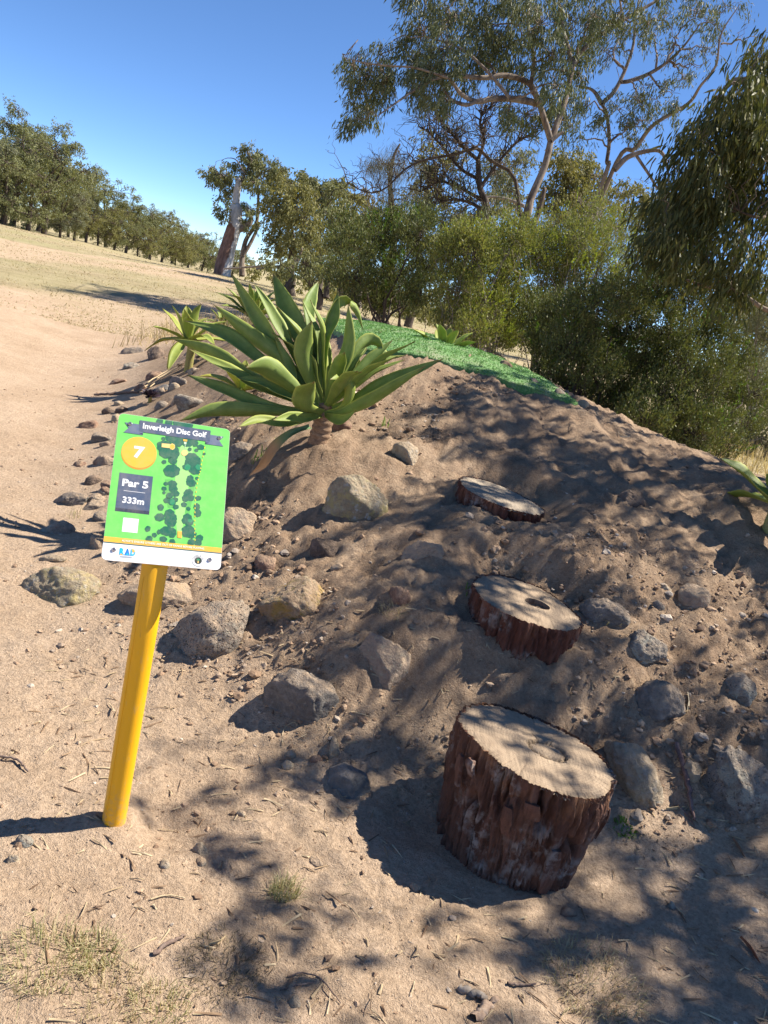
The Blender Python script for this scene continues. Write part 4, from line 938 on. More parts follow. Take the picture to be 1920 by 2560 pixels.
# ------------------------------------------------------------------ foliage builders
def leaves_mesh(C, D, Ln, Wd, fold=.25, curve=0., seg=1, nrm=None):
    """lance leaves: base points C, unit directions D, lengths and widths"""
    n = len(C); R1 = rng.normal(size=(n, 3)); Wv = np.cross(D, R1); Wv /= np.linalg.norm(Wv, axis=1)[:, None]+1e-9; Nn = np.cross(D, Wv)
    Ln = np.broadcast_to(Ln, (n,))[:, None]; Wd = np.broadcast_to(Wd, (n,))[:, None]
    if seg == 1:
        tip = C+D*Ln; mid = C+D*Ln*.45+Nn*Wd*fold
        V = np.stack([C, mid+Wv*Wd*.5, tip, mid-Wv*Wd*.5-Nn*Wd*fold*.8], 1).reshape(-1, 3)
        a = np.arange(n)*4; return V, np.stack([a, a+1, a+2, a+3], 1)
    cv = Nn*Ln*curve
    m1 = C+D*Ln*.3+cv*.6; m2 = C+D*Ln*.65+cv*.7; tip = C+D*Ln
    V = np.stack([C, m1+Wv*Wd*.48, m2+Wv*Wd*.4, tip, m2-Wv*Wd*.4, m1-Wv*Wd*.48], 1).reshape(-1, 3)
    a = np.arange(n)*6; return V, np.stack([a, a+1, a+5], 1), np.stack([a+1, a+2, a+4, a+5], 1), np.stack([a+2, a+3, a+4], 1)
def rand_dir(n, bias=(0, 0, 0), s=1.):
    d = rng.normal(size=(n, 3))*s+np.array(bias); return d/np.linalg.norm(d, axis=1)[:, None]
def batch_tubes(A, B, r0, r1, k=3, n=5, sag=.1, jit=.05):
    A = np.asarray(A, float); B = np.asarray(B, float); m = len(A); d = B-A; L = np.linalg.norm(d, axis=1)+1e-9; t = np.linspace(0, 1, n)
    P = A[:, None]+d[:, None]*t[None, :, None]; P[:, :, 2] += sag*L[:, None]*np.sin(t*math.pi)[None]
    P[:, 1:-1] += rng.normal(0, 1, (m, n-2, 3))*(jit*L)[:, None, None]
    T = d/L[:, None]; X = np.cross(T, np.where(np.abs(T[:, 2:3]) < .9, [[0, 0, 1.]], [[1., 0, 0]])); X /= np.linalg.norm(X, axis=1)[:, None]; Y = np.cross(T, X)
    th = np.arange(k)*2*math.pi/k; R_ = np.linspace(r0, r1, n)
    V = P[:, :, None]+R_[None, :, None, None]*(np.cos(th)[None, None, :, None]*X[:, None, None]+np.sin(th)[None, None, :, None]*Y[:, None, None])
    i, j = np.meshgrid(np.arange(n-1), np.arange(k), indexing='ij'); a = (i*k+j).ravel(); b = (i*k+(j+1) % k).ravel(); Q = np.stack([a, b, b+k, a+k], 1)
    return V.reshape(-1, 3), (Q[None]+(np.arange(m)*n*k)[:, None, None]).reshape(-1, 4)
class Tree:
    def __init__(s): s.w = MB(); s.lf = MB(); s.nodes = []
    def limb(s, pts, rad, k=8, n=None, jit=.0):
        P = spline(pts, n or max(6, len(pts)*5))
        if jit: P[1:-1] += rng.normal(0, jit, (len(P)-2, 3))
        s.w.add(*tube(P, np.interp(np.linspace(0, 1, len(P)), np.linspace(0, 1, len(rad)), rad), k)); s.nodes.append(np.hstack([P, np.interp(np.linspace(0, 1, len(P)), np.linspace(0, 1, len(rad)), rad)[:, None]]))
        return P
    def near(s, q):
        A = np.concatenate(s.nodes); d = np.linalg.norm(A[:, :3]-q, axis=1)+.6*np.maximum(0, A[:, 2]-q[2]+.0); return A[d.argmin()]
    def twig(s, a, b, r0, r1, k=4, sag=.0, jit=.04, n=6):
        L = np.linalg.norm(b-a); P = a+(b-a)*np.linspace(0, 1, n)[:, None]; t = np.linspace(0, 1, n); P[:, 2] += sag*L*np.sin(t*math.pi); P[1:-1] += rng.normal(0, jit*L, (n-2, 3))
        s.w.add(*tube(P, np.linspace(r0, r1, n), k)); return P
    def clump(s, c, r, sprays, per, leafL, leafW, droop=.8, spread=.25, seg=1, twr=.006, join=True, hang=.5, hollow=.0, up=0., jr=1.):
        """an irregular mass of leafy sprays inside an ellipsoid of radii r round c"""
        c = np.asarray(c, float); r = np.asarray(r, float); m = int(sprays)
        if join and s.nodes:
            nd = s.near(c); s.twig(nd[:3], c, min(nd[3]*.7, (.02+np.linalg.norm(nd[:3]-c)*.012)*jr), twr*1.6*jr, 5, sag=.08, jit=.05, n=8)
        U = rand_dir(m)*(rng.random(m)**(1/3)*(1-hollow)+hollow)[:, None]; q = c+U*r
        if join: s.w.add(*batch_tubes(c+U*r*.15, q, twr*1.2, twr*.5, 3, 5, .1, .06))
        sd = U*np.array([1, 1, .3])+np.array([0, 0, up-hang])+rng.normal(0, .4, (m, 3)); sd /= np.linalg.norm(sd, axis=1)[:, None]+1e-9
        L = spread*rng.uniform(.6, 1.3, m); t = rng.random((m, per))
        C = (q[:, None]+sd[:, None]*(L[:, None]*t)[:, :, None]+rng.normal(0, spread*.22, (m, per, 3))).reshape(-1, 3)
        D = (sd[:, None]*.4+np.array([0, 0, up-droop])+rng.normal(0, .45, (m, per, 3))).reshape(-1, 3); D /= np.linalg.norm(D, axis=1)[:, None]+1e-9; n = len(C)
        s.lf.add(*leaves_mesh(C, D, leafL*rng.uniform(.6, 1.25, n), leafW*rng.uniform(.7, 1.2, n), seg=seg, curve=.12))
    def build(s, name, loc, label, cat, bark, leaf, group=None, crown='crown'):
        root = empty(name, tuple(loc), label, cat, group)
        if s.w.n: s.w.build('trunk' if cat == 'tree' else 'branches', bark, root, origin=loc)
        if s.lf.n: s.lf.build(crown, leaf, root, smooth=False, origin=loc)
        return root
GUMBARK = barkmat('gum_bark', [(.08, .06, .045), (.17, .13, .10), (.29, .245, .20), (.13, .10, .08)], 3.0, .01, (1, 1, .35))
DARKBARK = barkmat('dark_bark', [(.045, .035, .03), (.10, .08, .065), (.16, .13, .11)], 5, .02)
GREYBARK = barkmat('grey_twigs', [(.16, .13, .11), (.28, .24, .20), (.36, .32, .28)], 12, .004)
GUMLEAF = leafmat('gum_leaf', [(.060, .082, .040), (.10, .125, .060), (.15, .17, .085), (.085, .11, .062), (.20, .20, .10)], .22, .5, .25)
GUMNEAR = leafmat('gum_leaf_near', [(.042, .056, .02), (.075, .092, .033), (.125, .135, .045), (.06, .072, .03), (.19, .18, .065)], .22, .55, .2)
FARLEAF = [leafmat('far_gum_leaf', [(.12, .14, .06), (.18, .195, .09), (.24, .245, .115), (.15, .16, .08)], .25, .6, .2), leafmat('far_olive_leaf', [(.13, .14, .05), (.21, .205, .08), (.27, .255, .10), (.16, .16, .065)], .25, .6, .2), leafmat('far_grey_leaf', [(.12, .135, .08), (.19, .20, .125), (.25, .255, .165), (.14, .15, .095)], .25, .6, .2)]
DARKLEAF = leafmat('dark_shrub_leaf', [(.058, .074, .027), (.10, .125, .038), (.15, .18, .05), (.11, .105, .05), (.19, .22, .055)], .18, .5, .25)
LIGHTLEAF = leafmat('light_shrub_leaf', [(.12, .15, .045), (.19, .225, .06), (.26, .29, .08), (.15, .155, .055), (.22, .21, .075)], .3, .5, .2)
CASU = leafmat('casuarina_needle', [(.12, .125, .085), (.18, .18, .13), (.22, .21, .16)], .2, .7, .1)

# ------------------------------------------------------------------ big gums behind the mound
def px(path, d, dd=None):
    n = len(path); return [atd(u, v, d+(0 if dd is None else np.interp(i/(n-1), np.linspace(0, 1, len(dd)), dd))) for i, (u, v) in enumerate(path)]
def big_gum():
    d = 20.; T = Tree(); sc = d/F
    b = atd(1310, 560, d); base = np.array([b[0]-.3, b[1], hbase(b[0], b[1])[0]])
    T.limb([base-[0, 0, .2], base+[.0, 0, 1.2]] + px([(1309, 560), (1328, 495), (1361, 417), (1377, 352)], d), [.18, .15, .115, .095, .085, .08], 12)
    T.limb(px([(1377, 352), (1361, 299), (1344, 247), (1328, 215), (1335, 150), (1320, 60), (1330, -40)], d, [0, -.4, -1]), [.085, .075, .06, .04, .02], 8)
    T.limb(px([(1377, 352), (1403, 280), (1419, 228), (1432, 169), (1458, 124), (1523, 72), (1595, 29), (1660, -10), (1720, -60)], d, [0, .6, 1.2]), [.085, .075, .065, .055, .04, .02], 8)
    T.limb(px([(1352, 262), (1322, 254), (1276, 247), (1230, 247), (1191, 254), (1152, 234), (1120, 195), (1080, 200)], d, [0, -.8, -1.6]), [.09, .085, .07, .06, .04, .02], 7)
    T.limb(px([(1344, 247), (1322, 208), (1263, 189), (1205, 195), (1120, 188), (1060, 210), (1000, 250), (950, 285)], d, [0, -.8, -2]), [.08, .07, .06, .05, .03, .015], 7)
    T.limb(px([(1191, 254), (1165, 262), (1130, 250), (1110, 225)], d-1), [.05, .05, .04, .03], 6)
    T.limb(px([(1432, 169), (1415, 100), (1400, 30), (1395, -60)], d+.6), [.07, .05, .04, .03], 6)
    T.limb(px([(1276, 247), (1250, 215), (1210, 170), (1150, 120), (1060, 90)], d-1.), [.05, .045, .04, .03, .015], 6)
    T.limb(px([(1120, 195), (1040, 170), (980, 165), (930, 160), (880, 150)], d-1.6), [.03, .025, .02, .012], 5)
    T.limb(px([(1377, 352), (1395, 338), (1408, 330)], d-.1), [.07, .05, .03], 6)
    T.limb(px([(1335, 560), (1350, 520), (1362, 470)], d+.3) , [.1, .08, .05], 6)
    for u, v, ru, rv, n in [(925, 190, 50, 60, 9), (905, 215, 35, 60, 6), (960, 215, 40, 50, 7), (915, 280, 32, 45, 6), (895, 300, 18, 30, 3), (950, 135, 25, 40, 4), (870, 160, 18, 25, 2), (1050, 80, 55, 50, 10), (1040, 150, 50, 50, 10), (1090, 190, 60, 40, 10), (1060, 230, 40, 25, 5), (1120, 120, 60, 55, 12), (1130, 40, 70, 50, 13), (1210, 70, 70, 60, 14), (1200, 145, 55, 40, 9), (1260, 120, 60, 50, 11), (1290, 40, 70, 50, 12), (1350, 60, 60, 60, 11), (1380, 140, 55, 55, 9), (1300, 175, 45, 35, 6), (1310, 285, 60, 28, 7), (1270, 290, 30, 20, 3), (1390, 215, 40, 45, 6), (1430, 60, 55, 55, 9), (1440, 150, 40, 35, 5), (1480, 40, 50, 45, 7), (1475, 110, 30, 30, 4), (1410, 270, 35, 30, 4), (1450, 210, 30, 30, 3), (1160, 200, 40, 30, 5), (1120, 255, 25, 18, 3), (1560, 40, 45, 40, 5), (1620, 60, 40, 35, 4),
                        (1050, -30, 60, 50, 8), (1150, -50, 80, 50, 10), (1270, -60, 80, 60, 10), (1390, -50, 80, 60, 10), (1500, -50, 70, 50, 8), (1600, -50, 70, 50, 7), (1425, 320, 25, 20, 2)]:
        c = atd(u, v, d+rng.uniform(-1.6, 1.4)); T.clump(c, (ru*sc*.95, ru*sc*1.1, rv*sc*.9), int(n*2.8)+2, 36, .17, .031, droop=.95, spread=.34, twr=.009, hang=.7)
    T.build('gum_tree', base, 'tall gum tree with spreading pale limbs rising behind the shrubs', 'tree', GUMBARK, GUMLEAF)
def second_gum():
    d = 25.; T = Tree(); sc = d/F; b = atd(1512, 420, d); base = np.array([b[0]-.5, b[1], hbase(b[0], b[1])[0]])
    T.limb([base-[0, 0, .2], base+[.1, 0, 2.5]]+px([(1512, 440), (1517, 404), (1523, 352), (1517, 286), (1504, 260)], d), [.09, .085, .07, .06, .058, .055, .045], 10)
    T.limb(px([(1504, 260), (1488, 232), (1470, 220), (1440, 215)], d), [.08, .06, .04, .03], 6)
    T.limb(px([(1504, 260), (1536, 228), (1562, 176), (1582, 117), (1588, 60), (1600, -20)], d), [.075, .065, .05, .04, .025], 7)
    T.limb(px([(1552, 205), (1575, 202), (1621, 185), (1667, 156), (1710, 115), (1750, 60)], d-.3), [.06, .065, .055, .04, .02], 7)
    T.limb([base+[.3, 0, .5]]+px([(1530, 430), (1588, 371), (1634, 312), (1719, 260), (1751, 215), (1790, 163), (1803, 85), (1850, 10)], d, [0, -1.5, -3]), [.07, .068, .065, .055, .045, .035, .025, .012], 8)
    T.limb(px([(1536, 425), (1575, 390), (1647, 377), (1668, 420), (1672, 470)], d-1), [.09, .08, .06, .04, .02], 6)
    T.limb(px([(1590, 388), (1625, 440), (1650, 475), (1700, 470), (1730, 460)], d-1), [.05, .04, .03, .02], 5)
    for a, b_, c_ in (((1667, 156), (1690, 90), .03), ((1667, 156), (1720, 170), .03), ((1621, 185), (1660, 230), .025), ((1640, 170), (1640, 90), .025), ((1700, 125), (1770, 120), .02), ((1803, 110), (1880, 90), .02), ((1640, 395), (1620, 460), .015), ((1655, 400), (1700, 430), .015), ((1575, 202), (1600, 260), .02), ((1562, 176), (1520, 120), .03), ((1523, 352), (1560, 330), .03), ((1560, 330), (1600, 300), .02)):
        p0, p1 = atd(*a, d-1), atd(*b_, d-1); P = T.twig(p0, p1, c_*1.6, c_*.5, 5, jit=.06, n=8); T.nodes.append(np.hstack([P, np.full((len(P), 1), c_)]))
        for _ in range(4):
            q = P[rng.integers(3, 8)]; e = q+(p1-p0)*.3+rng.normal(0, .35, 3); T.twig(q, e, c_*.5, c_*.2, 4, jit=.08)
    for u, v, ru, rv, n in [(1556, 85, 50, 40, 7), (1520, 120, 30, 35, 4), (1543, 273, 45, 45, 7), (1500, 310, 25, 30, 3), (1590, 250, 35, 35, 5), (1608, 215, 40, 28, 4), (1600, 300, 40, 30, 5), (1740, 40, 60, 45, 9), (1790, 60, 35, 40, 5), (1706, 200, 40, 35, 5), (1690, 270, 40, 30, 5), (1640, 250, 35, 30, 4), (1816, 20, 40, 30, 4), (1660, 50, 45, 40, 6), (1690, 110, 30, 30, 3), (1470, 255, 25, 25, 3), (1450, 345, 20, 18, 2), (1760, 130, 30, 28, 3), (1700, -20, 70, 40, 7), (1575, 345, 30, 20, 3)]:
        c = atd(u, v, d+rng.uniform(-1.5, 1)); T.clump(c, (ru*sc, ru*sc, rv*sc*.9), int(n*2.1)+1, 32, .17, .031, droop=.9, spread=.36, twr=.009, hang=.6)
    T.build('gum_tree', base, 'gum tree with bare leaning limbs between the tall gum and the hanging foliage', 'tree', GUMBARK, GUMLEAF)
big_gum(); second_gum()

def near_gum():
    d = 9.6; T = Tree(); sc = d/F; base = np.array([7.6, 6.6, hbase(7.6, 6.6)[0]])
    T.limb([base-[0, 0, .2], base+[-.1, .1, 1.5], base+[-.4, .2, 3.2], base+[-.6, .3, 5.0], base+[-.9, .2, 7.2], base+[-1.2, .0, 9]], [.32, .26, .22, .17, .1, .04], 12)
    T.limb([base+[-.4, .2, 3.2], base+[-2.0, 1.5, 4.6], atd(1960, 330, d)+[0, 0, .3], atd(1850, 200, d), atd(1790, 250, d)], [.14, .10, .06, .04, .02], 8)
    T.limb([base+[-.5, .25, 4.], base+[-2, .2, 5.2], base+[-2.9, -.5, 5.8]], [.09, .06, .03], 7)
    T.limb([base+[-.6, .3, 5.], base+[-1.5, -1.4, 6.], base+[-1.9, -2.6, 6.4]], [.09, .06, .03], 7)
    T.limb([base+[-.3, .15, 2.4], base+[-1.6, .8, 2.9], atd(2000, 780, d), atd(1920, 776, d), atd(1850, 735, d), atd(1760, 715, d), atd(1690, 690, d)], [.08, .06, .035, .03, .025, .018, .01], 7)
    T.limb([base+[-1.6, .8, 2.9], atd(1990, 560, d), atd(1900, 545, d), atd(1850, 530, d)], [.04, .03, .02, .01], 6)
    for u, v, ru, rv, n in [(1890, 150, 40, 45, 6), (1850, 210, 40, 45, 7), (1900, 230, 45, 50, 9), (1800, 290, 45, 45, 8), (1860, 310, 55, 55, 12), (1910, 330, 40, 55, 8), (1750, 350, 40, 35, 6), (1820, 380, 50, 50, 11), (1890, 420, 50, 55, 11), (1760, 430, 50, 50, 10), (1700, 430, 32, 30, 4), (1700, 490, 45, 40, 7), (1770, 500, 50, 45, 10), (1840, 480, 50, 50, 10), (1900, 510, 35, 40, 6), (1660, 560, 34, 40, 5), (1710, 570, 45, 40, 8), (1780, 570, 50, 40, 8), (1690, 625, 40, 28, 5), (1640, 610, 22, 30, 3), (1750, 630, 35, 22, 3), (1860, 590, 35, 35, 4), (1900, 600, 30, 40, 4), (1850, 660, 50, 35, 6), (1900, 690, 40, 35, 5), (1830, 720, 35, 22, 3), (1790, 680, 25, 30, 3), (1660, 500, 20, 22, 2),
                            (1970, 200, 60, 80, 10), (1990, 380, 60, 90, 10), (1980, 560, 60, 70, 8), (1960, 90, 60, 50, 6)]:
        c = atd(u, v, d+rng.uniform(-.7, .9)); T.clump(c, (ru*sc*.95, ru*sc*1.2, rv*sc*.9), int(n*2.2)+1, 28, .16, .026, droop=1.3, spread=.30, seg=2, twr=.005, hang=1.0)
    # the rest of the crown, over the slope: it throws the dappled shade on the mound
    lit = [(180, 1650, 300, 800), (734, 1470, 130, 70), (520, 1560, 150, 120), (950, 1610, 90, 60), (740, 1710, 110, 60), (1020, 1120, 60, 40), (870, 1230, 80, 50), (640, 1300, 70, 50), (760, 1200, 120, 30), (1050, 1400, 70, 45), (1150, 1520, 60, 30), (1280, 1480, 60, 20), (960, 1560, 80, 25), (1180, 1700, 120, 50), (1000, 1680, 110, 45), (700, 1660, 80, 50), (880, 1500, 60, 40), (1250, 1790, 60, 25), (1380, 1860, 40, 30), (1430, 1270, 70, 25), (1560, 1180, 120, 40), (1700, 1120, 130, 25), (1600, 1290, 70, 30), (1700, 1330, 70, 30), (1480, 1640, 60, 40), (1600, 1880, 40, 110), (1800, 1560, 50, 40), (1890, 1640, 60, 70), (1700, 2050, 90, 50), (1870, 2120, 90, 70), (1500, 2230, 60, 60), (1200, 2220, 110, 40), (1000, 2180, 60, 40), (840, 2290, 90, 45), (1040, 2480, 110, 60), (1300, 2330, 60, 30), (1540, 2420, 80, 40), (1720, 2420, 70, 40), (760, 2240, 60, 60), (660, 2080, 90, 40), (1480, 1430, 60, 25), (1200, 1390, 60, 25), (1290, 1560, 50, 25), (850, 2480, 120, 50), (620, 2480, 70, 60), (1850, 1380, 60, 40), (1130, 1120, 110, 20), (1000, 1010, 60, 15), (1200, 1010, 90, 12)]
    edge = [(900, 1150), (1000, 1000), (1100, 800), (1200, 860), (1300, 640), (1500, 600), (1700, 570), (1850, 560), (1950, 480), (2100, 330), (2250, 330), (2350, 230), (2560, 300)]
    shade = [(740, 1960, 230, 150), (800, 1400, 170, 50), (1150, 1230, 110, 50), (1000, 1290, 80, 50), (1080, 2080, 160, 90), (480, 2230, 130, 60), (960, 1960, 140, 170), (900, 2100, 200, 80), (1150, 2300, 120, 50), (700, 2380, 160, 60)]
    k = 0
    for gy in np.arange(1.2, 8.6, .22):
        for gx in np.arange(-1.2, 3.4, .22):
            x = gx+rng.uniform(-.07, .07); y = gy+rng.uniform(-.07, .07); z = hq(x, y)[0]; w = np.array([x, y, z])-O3; dd = w@FW
            uu = 960+F*(w@CX)/dd; vv = 1280-F*(w@CY)/dd
            lim = np.interp(vv, [e[0] for e in edge], [e[1] for e in edge])
            if uu < lim+F*(.20 if vv < 1750 else .08)/dd or any(((uu-a)/ru)**2+((vv-b)/rv)**2 < .95 for a, b, ru, rv in lit): continue
            forced = any(((uu-a)/ru)**2+((vv-b)/rv)**2 < 1 for a, b, ru, rv in shade)
            if not forced and fbm(np.array([x*1.9]), np.array([y*1.9]), o=2, s=55)[0] < (0. if vv < 1750 else -.12) or rng.random() > .94: continue
            hgt = rng.uniform(2.9, 4.6); c = np.array([x, y, z])+SDIR*(hgt/SDIR[2])
            ww = c-O3; d2 = ww@FW
            if d2 > .5 and 960+F*(ww@CX)/d2 < 1900 and abs(1280-F*(ww@CY)/d2-1280) < 1400: continue
            T.clump(c, (.12, .12, .10), 5, 15, .14, .030, droop=.7, spread=.12, seg=1, twr=.003, hang=.4, jr=.3); k += 1
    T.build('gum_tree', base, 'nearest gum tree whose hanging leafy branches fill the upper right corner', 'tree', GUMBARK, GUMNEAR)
near_gum()

# ------------------------------------------------------------------ dead-looking tree, casuarina, stag tree, mid-distance trees
def bare_tree():
    d = 23.; T = Tree(); b = atd(1210, 560, d); base = np.array([b[0], b[1], hbase(b[0], b[1])[0]])
    tr = T.limb([base-[0, 0, .1], base+[0, 0, 1.5]]+px([(1215, 540), (1200, 470), (1195, 400)], d), [.16, .14, .1, .09, .07], 8)
    M = [px([(1300, 540), (1285, 440), (1230, 404), (1191, 371), (1140, 385), (1060, 400), (1010, 425), (965, 470), (920, 482), (870, 458)], d-1), px([(1195, 400), (1150, 360), (1120, 320), (1090, 290)], d), px([(1195, 400), (1210, 350), (1200, 300), (1230, 260)], d), px([(1200, 450), (1150, 420), (1100, 360), (1060, 320)], d), px([(1200, 470), (1250, 400), (1300, 350), (1340, 340)], d), px([(1205, 500), (1150, 470), (1100, 455), (1050, 480)], d), px([(1215, 530), (1170, 505), (1120, 500), (1070, 520)], d)]
    for P in M:
        S = T.limb(P, [.06, .045, .03, .015], 5, n=22)
        for i in range(4, 22):
            for _ in range(3):
                dr = unit(S[-1]-S[0])*.4+rng.normal(0, .55, 3)+np.array([0, 0, .35]); L = rng.uniform(.4, 1.1); e = S[i]+unit(dr)*L; Q = T.twig(S[i], e, .016, .006, 4, jit=.06, sag=.1)
                for _ in range(2):
                    q = Q[rng.integers(2, 6)]; T.twig(q, q+unit(dr+rng.normal(0, .8, 3))*L*.6, .008, .004, 3, jit=.07)
    for u, v, r_ in ((1105, 330, 30), (1150, 300, 30), (1240, 330, 35), (1140, 440, 35), (1090, 430, 30), (1240, 440, 40), (1190, 500, 45), (1100, 520, 45), (1270, 480, 40)):
        c = atd(u, v, d+rng.uniform(-1, 1)); T.clump(c, (r_*d/F,)*3, 6, 20, .15, .028, droop=.8, spread=.3, twr=.006)
    T.build('dead_tree', base, 'dark twiggy half bare tree left of the tall gum', 'tree', DARKBARK, GUMLEAF)
def casuarina():
    d = 27.; T = Tree(); b = atd(985, 640, d); base = np.array([b[0], b[1], hbase(b[0], b[1])[0]])
    T.limb([base-[0, 0, .1], base+[0, 0, 1.5]]+px([(985, 600), (980, 520), (975, 450), (985, 390), (1000, 360)], d), [.18, .15, .12, .1, .08, .05, .03], 8)
    for u, v, ru, rv in ((1000, 385, 42, 25), (1030, 420, 40, 40), (965, 430, 25, 45), (985, 470, 35, 50), (970, 540, 22, 60), (960, 600, 18, 50), (1040, 490, 30, 45), (945, 400, 15, 20)):
        c = atd(u, v, d+rng.uniform(-.6, .6)); T.clump(c, (ru*d/F, ru*d/F, rv*d/F), 14, 60, .30, .009, droop=1.6, spread=.5, twr=.006, hang=1.2)
    T.build('casuarina_tree', base, 'grey feathery weeping tree above the dark bush', 'tree', DARKBARK, CASU)
bare_tree(); casuarina()
def stag_tree():
    d = 44.; T = Tree(); sc = d/F; b = atd(553, 692, d); base = np.array([b[0], b[1], hbase(b[0], b[1])[0]])
    q = px([(553, 690), (565, 640), (582, 580), (588, 560), (590, 520), (592, 480), (597, 450), (600, 448)], d); q[0] = base-[0, 0, .3]
    P = spline(q, 40); rad = np.interp(np.linspace(0, 1, 40), [0, .25, .5, .56, .62, .8, .97, 1], [.50, .42, .36, .38, .20, .15, .09, .02])
    V, Q, Tt = tube(P, rad, 22); V[:-1] += np.array([1, 1, .2])*(.05*fbm(V[:-1, 0]*5, V[:-1, 1]*5, V[:-1, 2]*1.2, o=3, s=4))[:, None]
    m, nt, p, o = newmat('stag_bark'); N = NT(nt); v = coords(N); at = coords(N, 'Object', (1, 1, .2)); sx = N.n('SeparateXYZ'); N.l(v, sx.inputs[0])
    n1 = N.noise(6, 5, .65, at); red = N.ramp(n1, [(.3, (.09, .05, .035)), (.5, (.22, .12, .085)), (.7, (.32, .2, .15))]); wht = N.ramp(n1, [(.3, (.28, .26, .24)), (.5, (.5, .48, .45)), (.7, (.62, .6, .57))])
    side = N.m('ADD', N.m('SUBTRACT', N.m('MULTIPLY', sx.outputs[0], 2.2), N.m('MULTIPLY', sx.outputs[2], .10)), N.m('ADD', n1, N.rng_(sx.outputs[2], 2.6, 3.2, 0, 2.)))
    N.l(N.mix(N.rng_(side, .75, .95), red, wht), p.inputs['Base Color']); p.inputs['Roughness'].default_value = .9; N.l(N.bump(n1, .05), p.inputs['Normal'])
    mb = MB(); mb.add(V, Q, Tt)
    T.nodes.append(np.hstack([P[24:], rad[24:, None]]))
    T.limb(px([(588, 575), (605, 570), (622, 560), (628, 545), (615, 520)], d), [.22, .2, .16, .1, .05], 8)
    T.limb(px([(605, 690), (605, 650), (615, 600), (640, 560), (645, 520), (645, 470), (640, 430)], d+.8), [.17, .15, .12, .09, .07, .05], 8)
    T.limb(px([(608, 640), (625, 610), (642, 575), (648, 555)], d+.7), [.10, .11, .09, .06], 8)
    T.limb(px([(590, 505), (598, 470), (610, 440), (630, 400)], d+.3), [.08, .07, .05, .03], 6)
    T.limb(px([(610, 430), (590, 400), (570, 395), (555, 400)], d), [.04, .03, .02, .01], 5)
    for u, v, ru, rv, n in [(520, 430, 18, 18, 4), (550, 435, 26, 20, 6), (565, 455, 24, 22, 6), (600, 430, 30, 22, 8), (620, 385, 28, 26, 8), (640, 410, 36, 30, 10), (670, 425, 32, 28, 8), (705, 430, 26, 28, 7), (700, 455, 24, 18, 5), (570, 490, 16, 20, 4), (560, 525, 14, 20, 4), (640, 455, 30, 16, 6), (620, 520, 18, 18, 4), (625, 555, 20, 20, 4), (660, 470, 20, 20, 4)]:
        c = atd(u, v, d+rng.uniform(-1, 1.4)); T.clump(c, (ru*sc, ru*sc*1.1, rv*sc), int(n*3.4), 32, .22, .065, droop=.7, spread=.38, twr=.012, hang=.4)
    root = T.build('gum_tree', base, 'old gum with a broken white top and thick red trunk at the fairway edge', 'tree', GUMBARK, FARLEAF[0])
    mb.build('broken_trunk', m, root, origin=base)
stag_tree()
def blob_tree(name, cl, d, label, leafm, bark, base_uv, group=None, trunk=.2, leafL=.2, leafW=.06, dens=1., spread=.4, cat='tree', droop=.6, dz=1.5, limbs=(), hollow=0., per=30, sub=True, up=0., basez=None):
    T = Tree(); sc = d/F; b = atd(*base_uv, d); bz = hbase(b[0], b[1])[0] if basez is None else basez
    base = np.array([b[0], b[1], bz]); C = [(atd(u, v, d+rng.uniform(-dz, dz)), ru, rv, n) for u, v, ru, rv, n in cl]
    cc = np.mean([c[0] for c in C], axis=0); top = cc*.9+base*.1
    T.limb([base-[0, 0, .15], base+(top-base)*.35+rng.normal(0, .15, 3)*[1, 1, 0], base+(top-base)*.7+rng.normal(0, .2, 3)*[1, 1, 0], top], [trunk, trunk*.8, trunk*.55, trunk*.25], 8)
    ext = []
    for L_ in limbs:
        if len(L_) > 2: ext.append(L_)
        else: T.limb(px(L_[0], d), L_[1], 6)
    for c, ru, rv, n in C:
        T.clump(c, (ru*sc, ru*sc*1.1, rv*sc), max(2, int(n*dens*1.9)), per, leafL*1.2, leafW*1.35, droop=droop, spread=spread, twr=.012 if cat == 'tree' else .006, hang=.4, hollow=hollow, up=up)
    root = T.build(name, base, label, cat, bark, leafm, group, 'crown' if cat == 'tree' else 'foliage')
    for L_ in ext:
        P = spline(px(L_[0], d+L_[2]), 16); mb = MB(); mb.add(*tube(P, np.interp(np.linspace(0, 1, 16), np.linspace(0, 1, len(L_[1])), L_[1]), 7)); mb.build('branch', GREYBARK, root, origin=base)
    return root
MID = 'trees between the broken gum and the tall gum'
blob_tree('gum_tree', [(730, 500, 40, 40, 14), (760, 540, 45, 40, 14), (700, 540, 40, 40, 12), (720, 590, 45, 35, 12), (770, 600, 40, 35, 10), (690, 610, 30, 30, 6), (755, 480, 30, 25, 8), (720, 460, 25, 20, 5), (770, 640, 35, 25, 6), (690, 510, 30, 30, 8)], 36, 'dense olive gum just right of the broken white gum', FARLEAF[1], DARKBARK, (735, 715), MID, .22, dens=1.7, leafL=.17, leafW=.05, limbs=[([(730, 715), (728, 680), (735, 650), (720, 610)], [.2, .17, .12, .05]), ([(640, 672), (670, 668), (720, 665), (745, 650), (755, 620)], [.05, .07, .09, .08, .05], -1)])
blob_tree('gum_tree', [(770, 450, 28, 18, 7), (800, 470, 36, 26, 10), (790, 510, 40, 30, 11), (825, 540, 35, 30, 9), (800, 570, 35, 30, 8), (835, 480, 26, 20, 6), (850, 590, 30, 30, 7), (810, 630, 40, 30, 7)], 42, 'grey green gum with round crown second from the broken gum', FARLEAF[0], DARKBARK, (800, 710), MID, .2, dens=1.8)
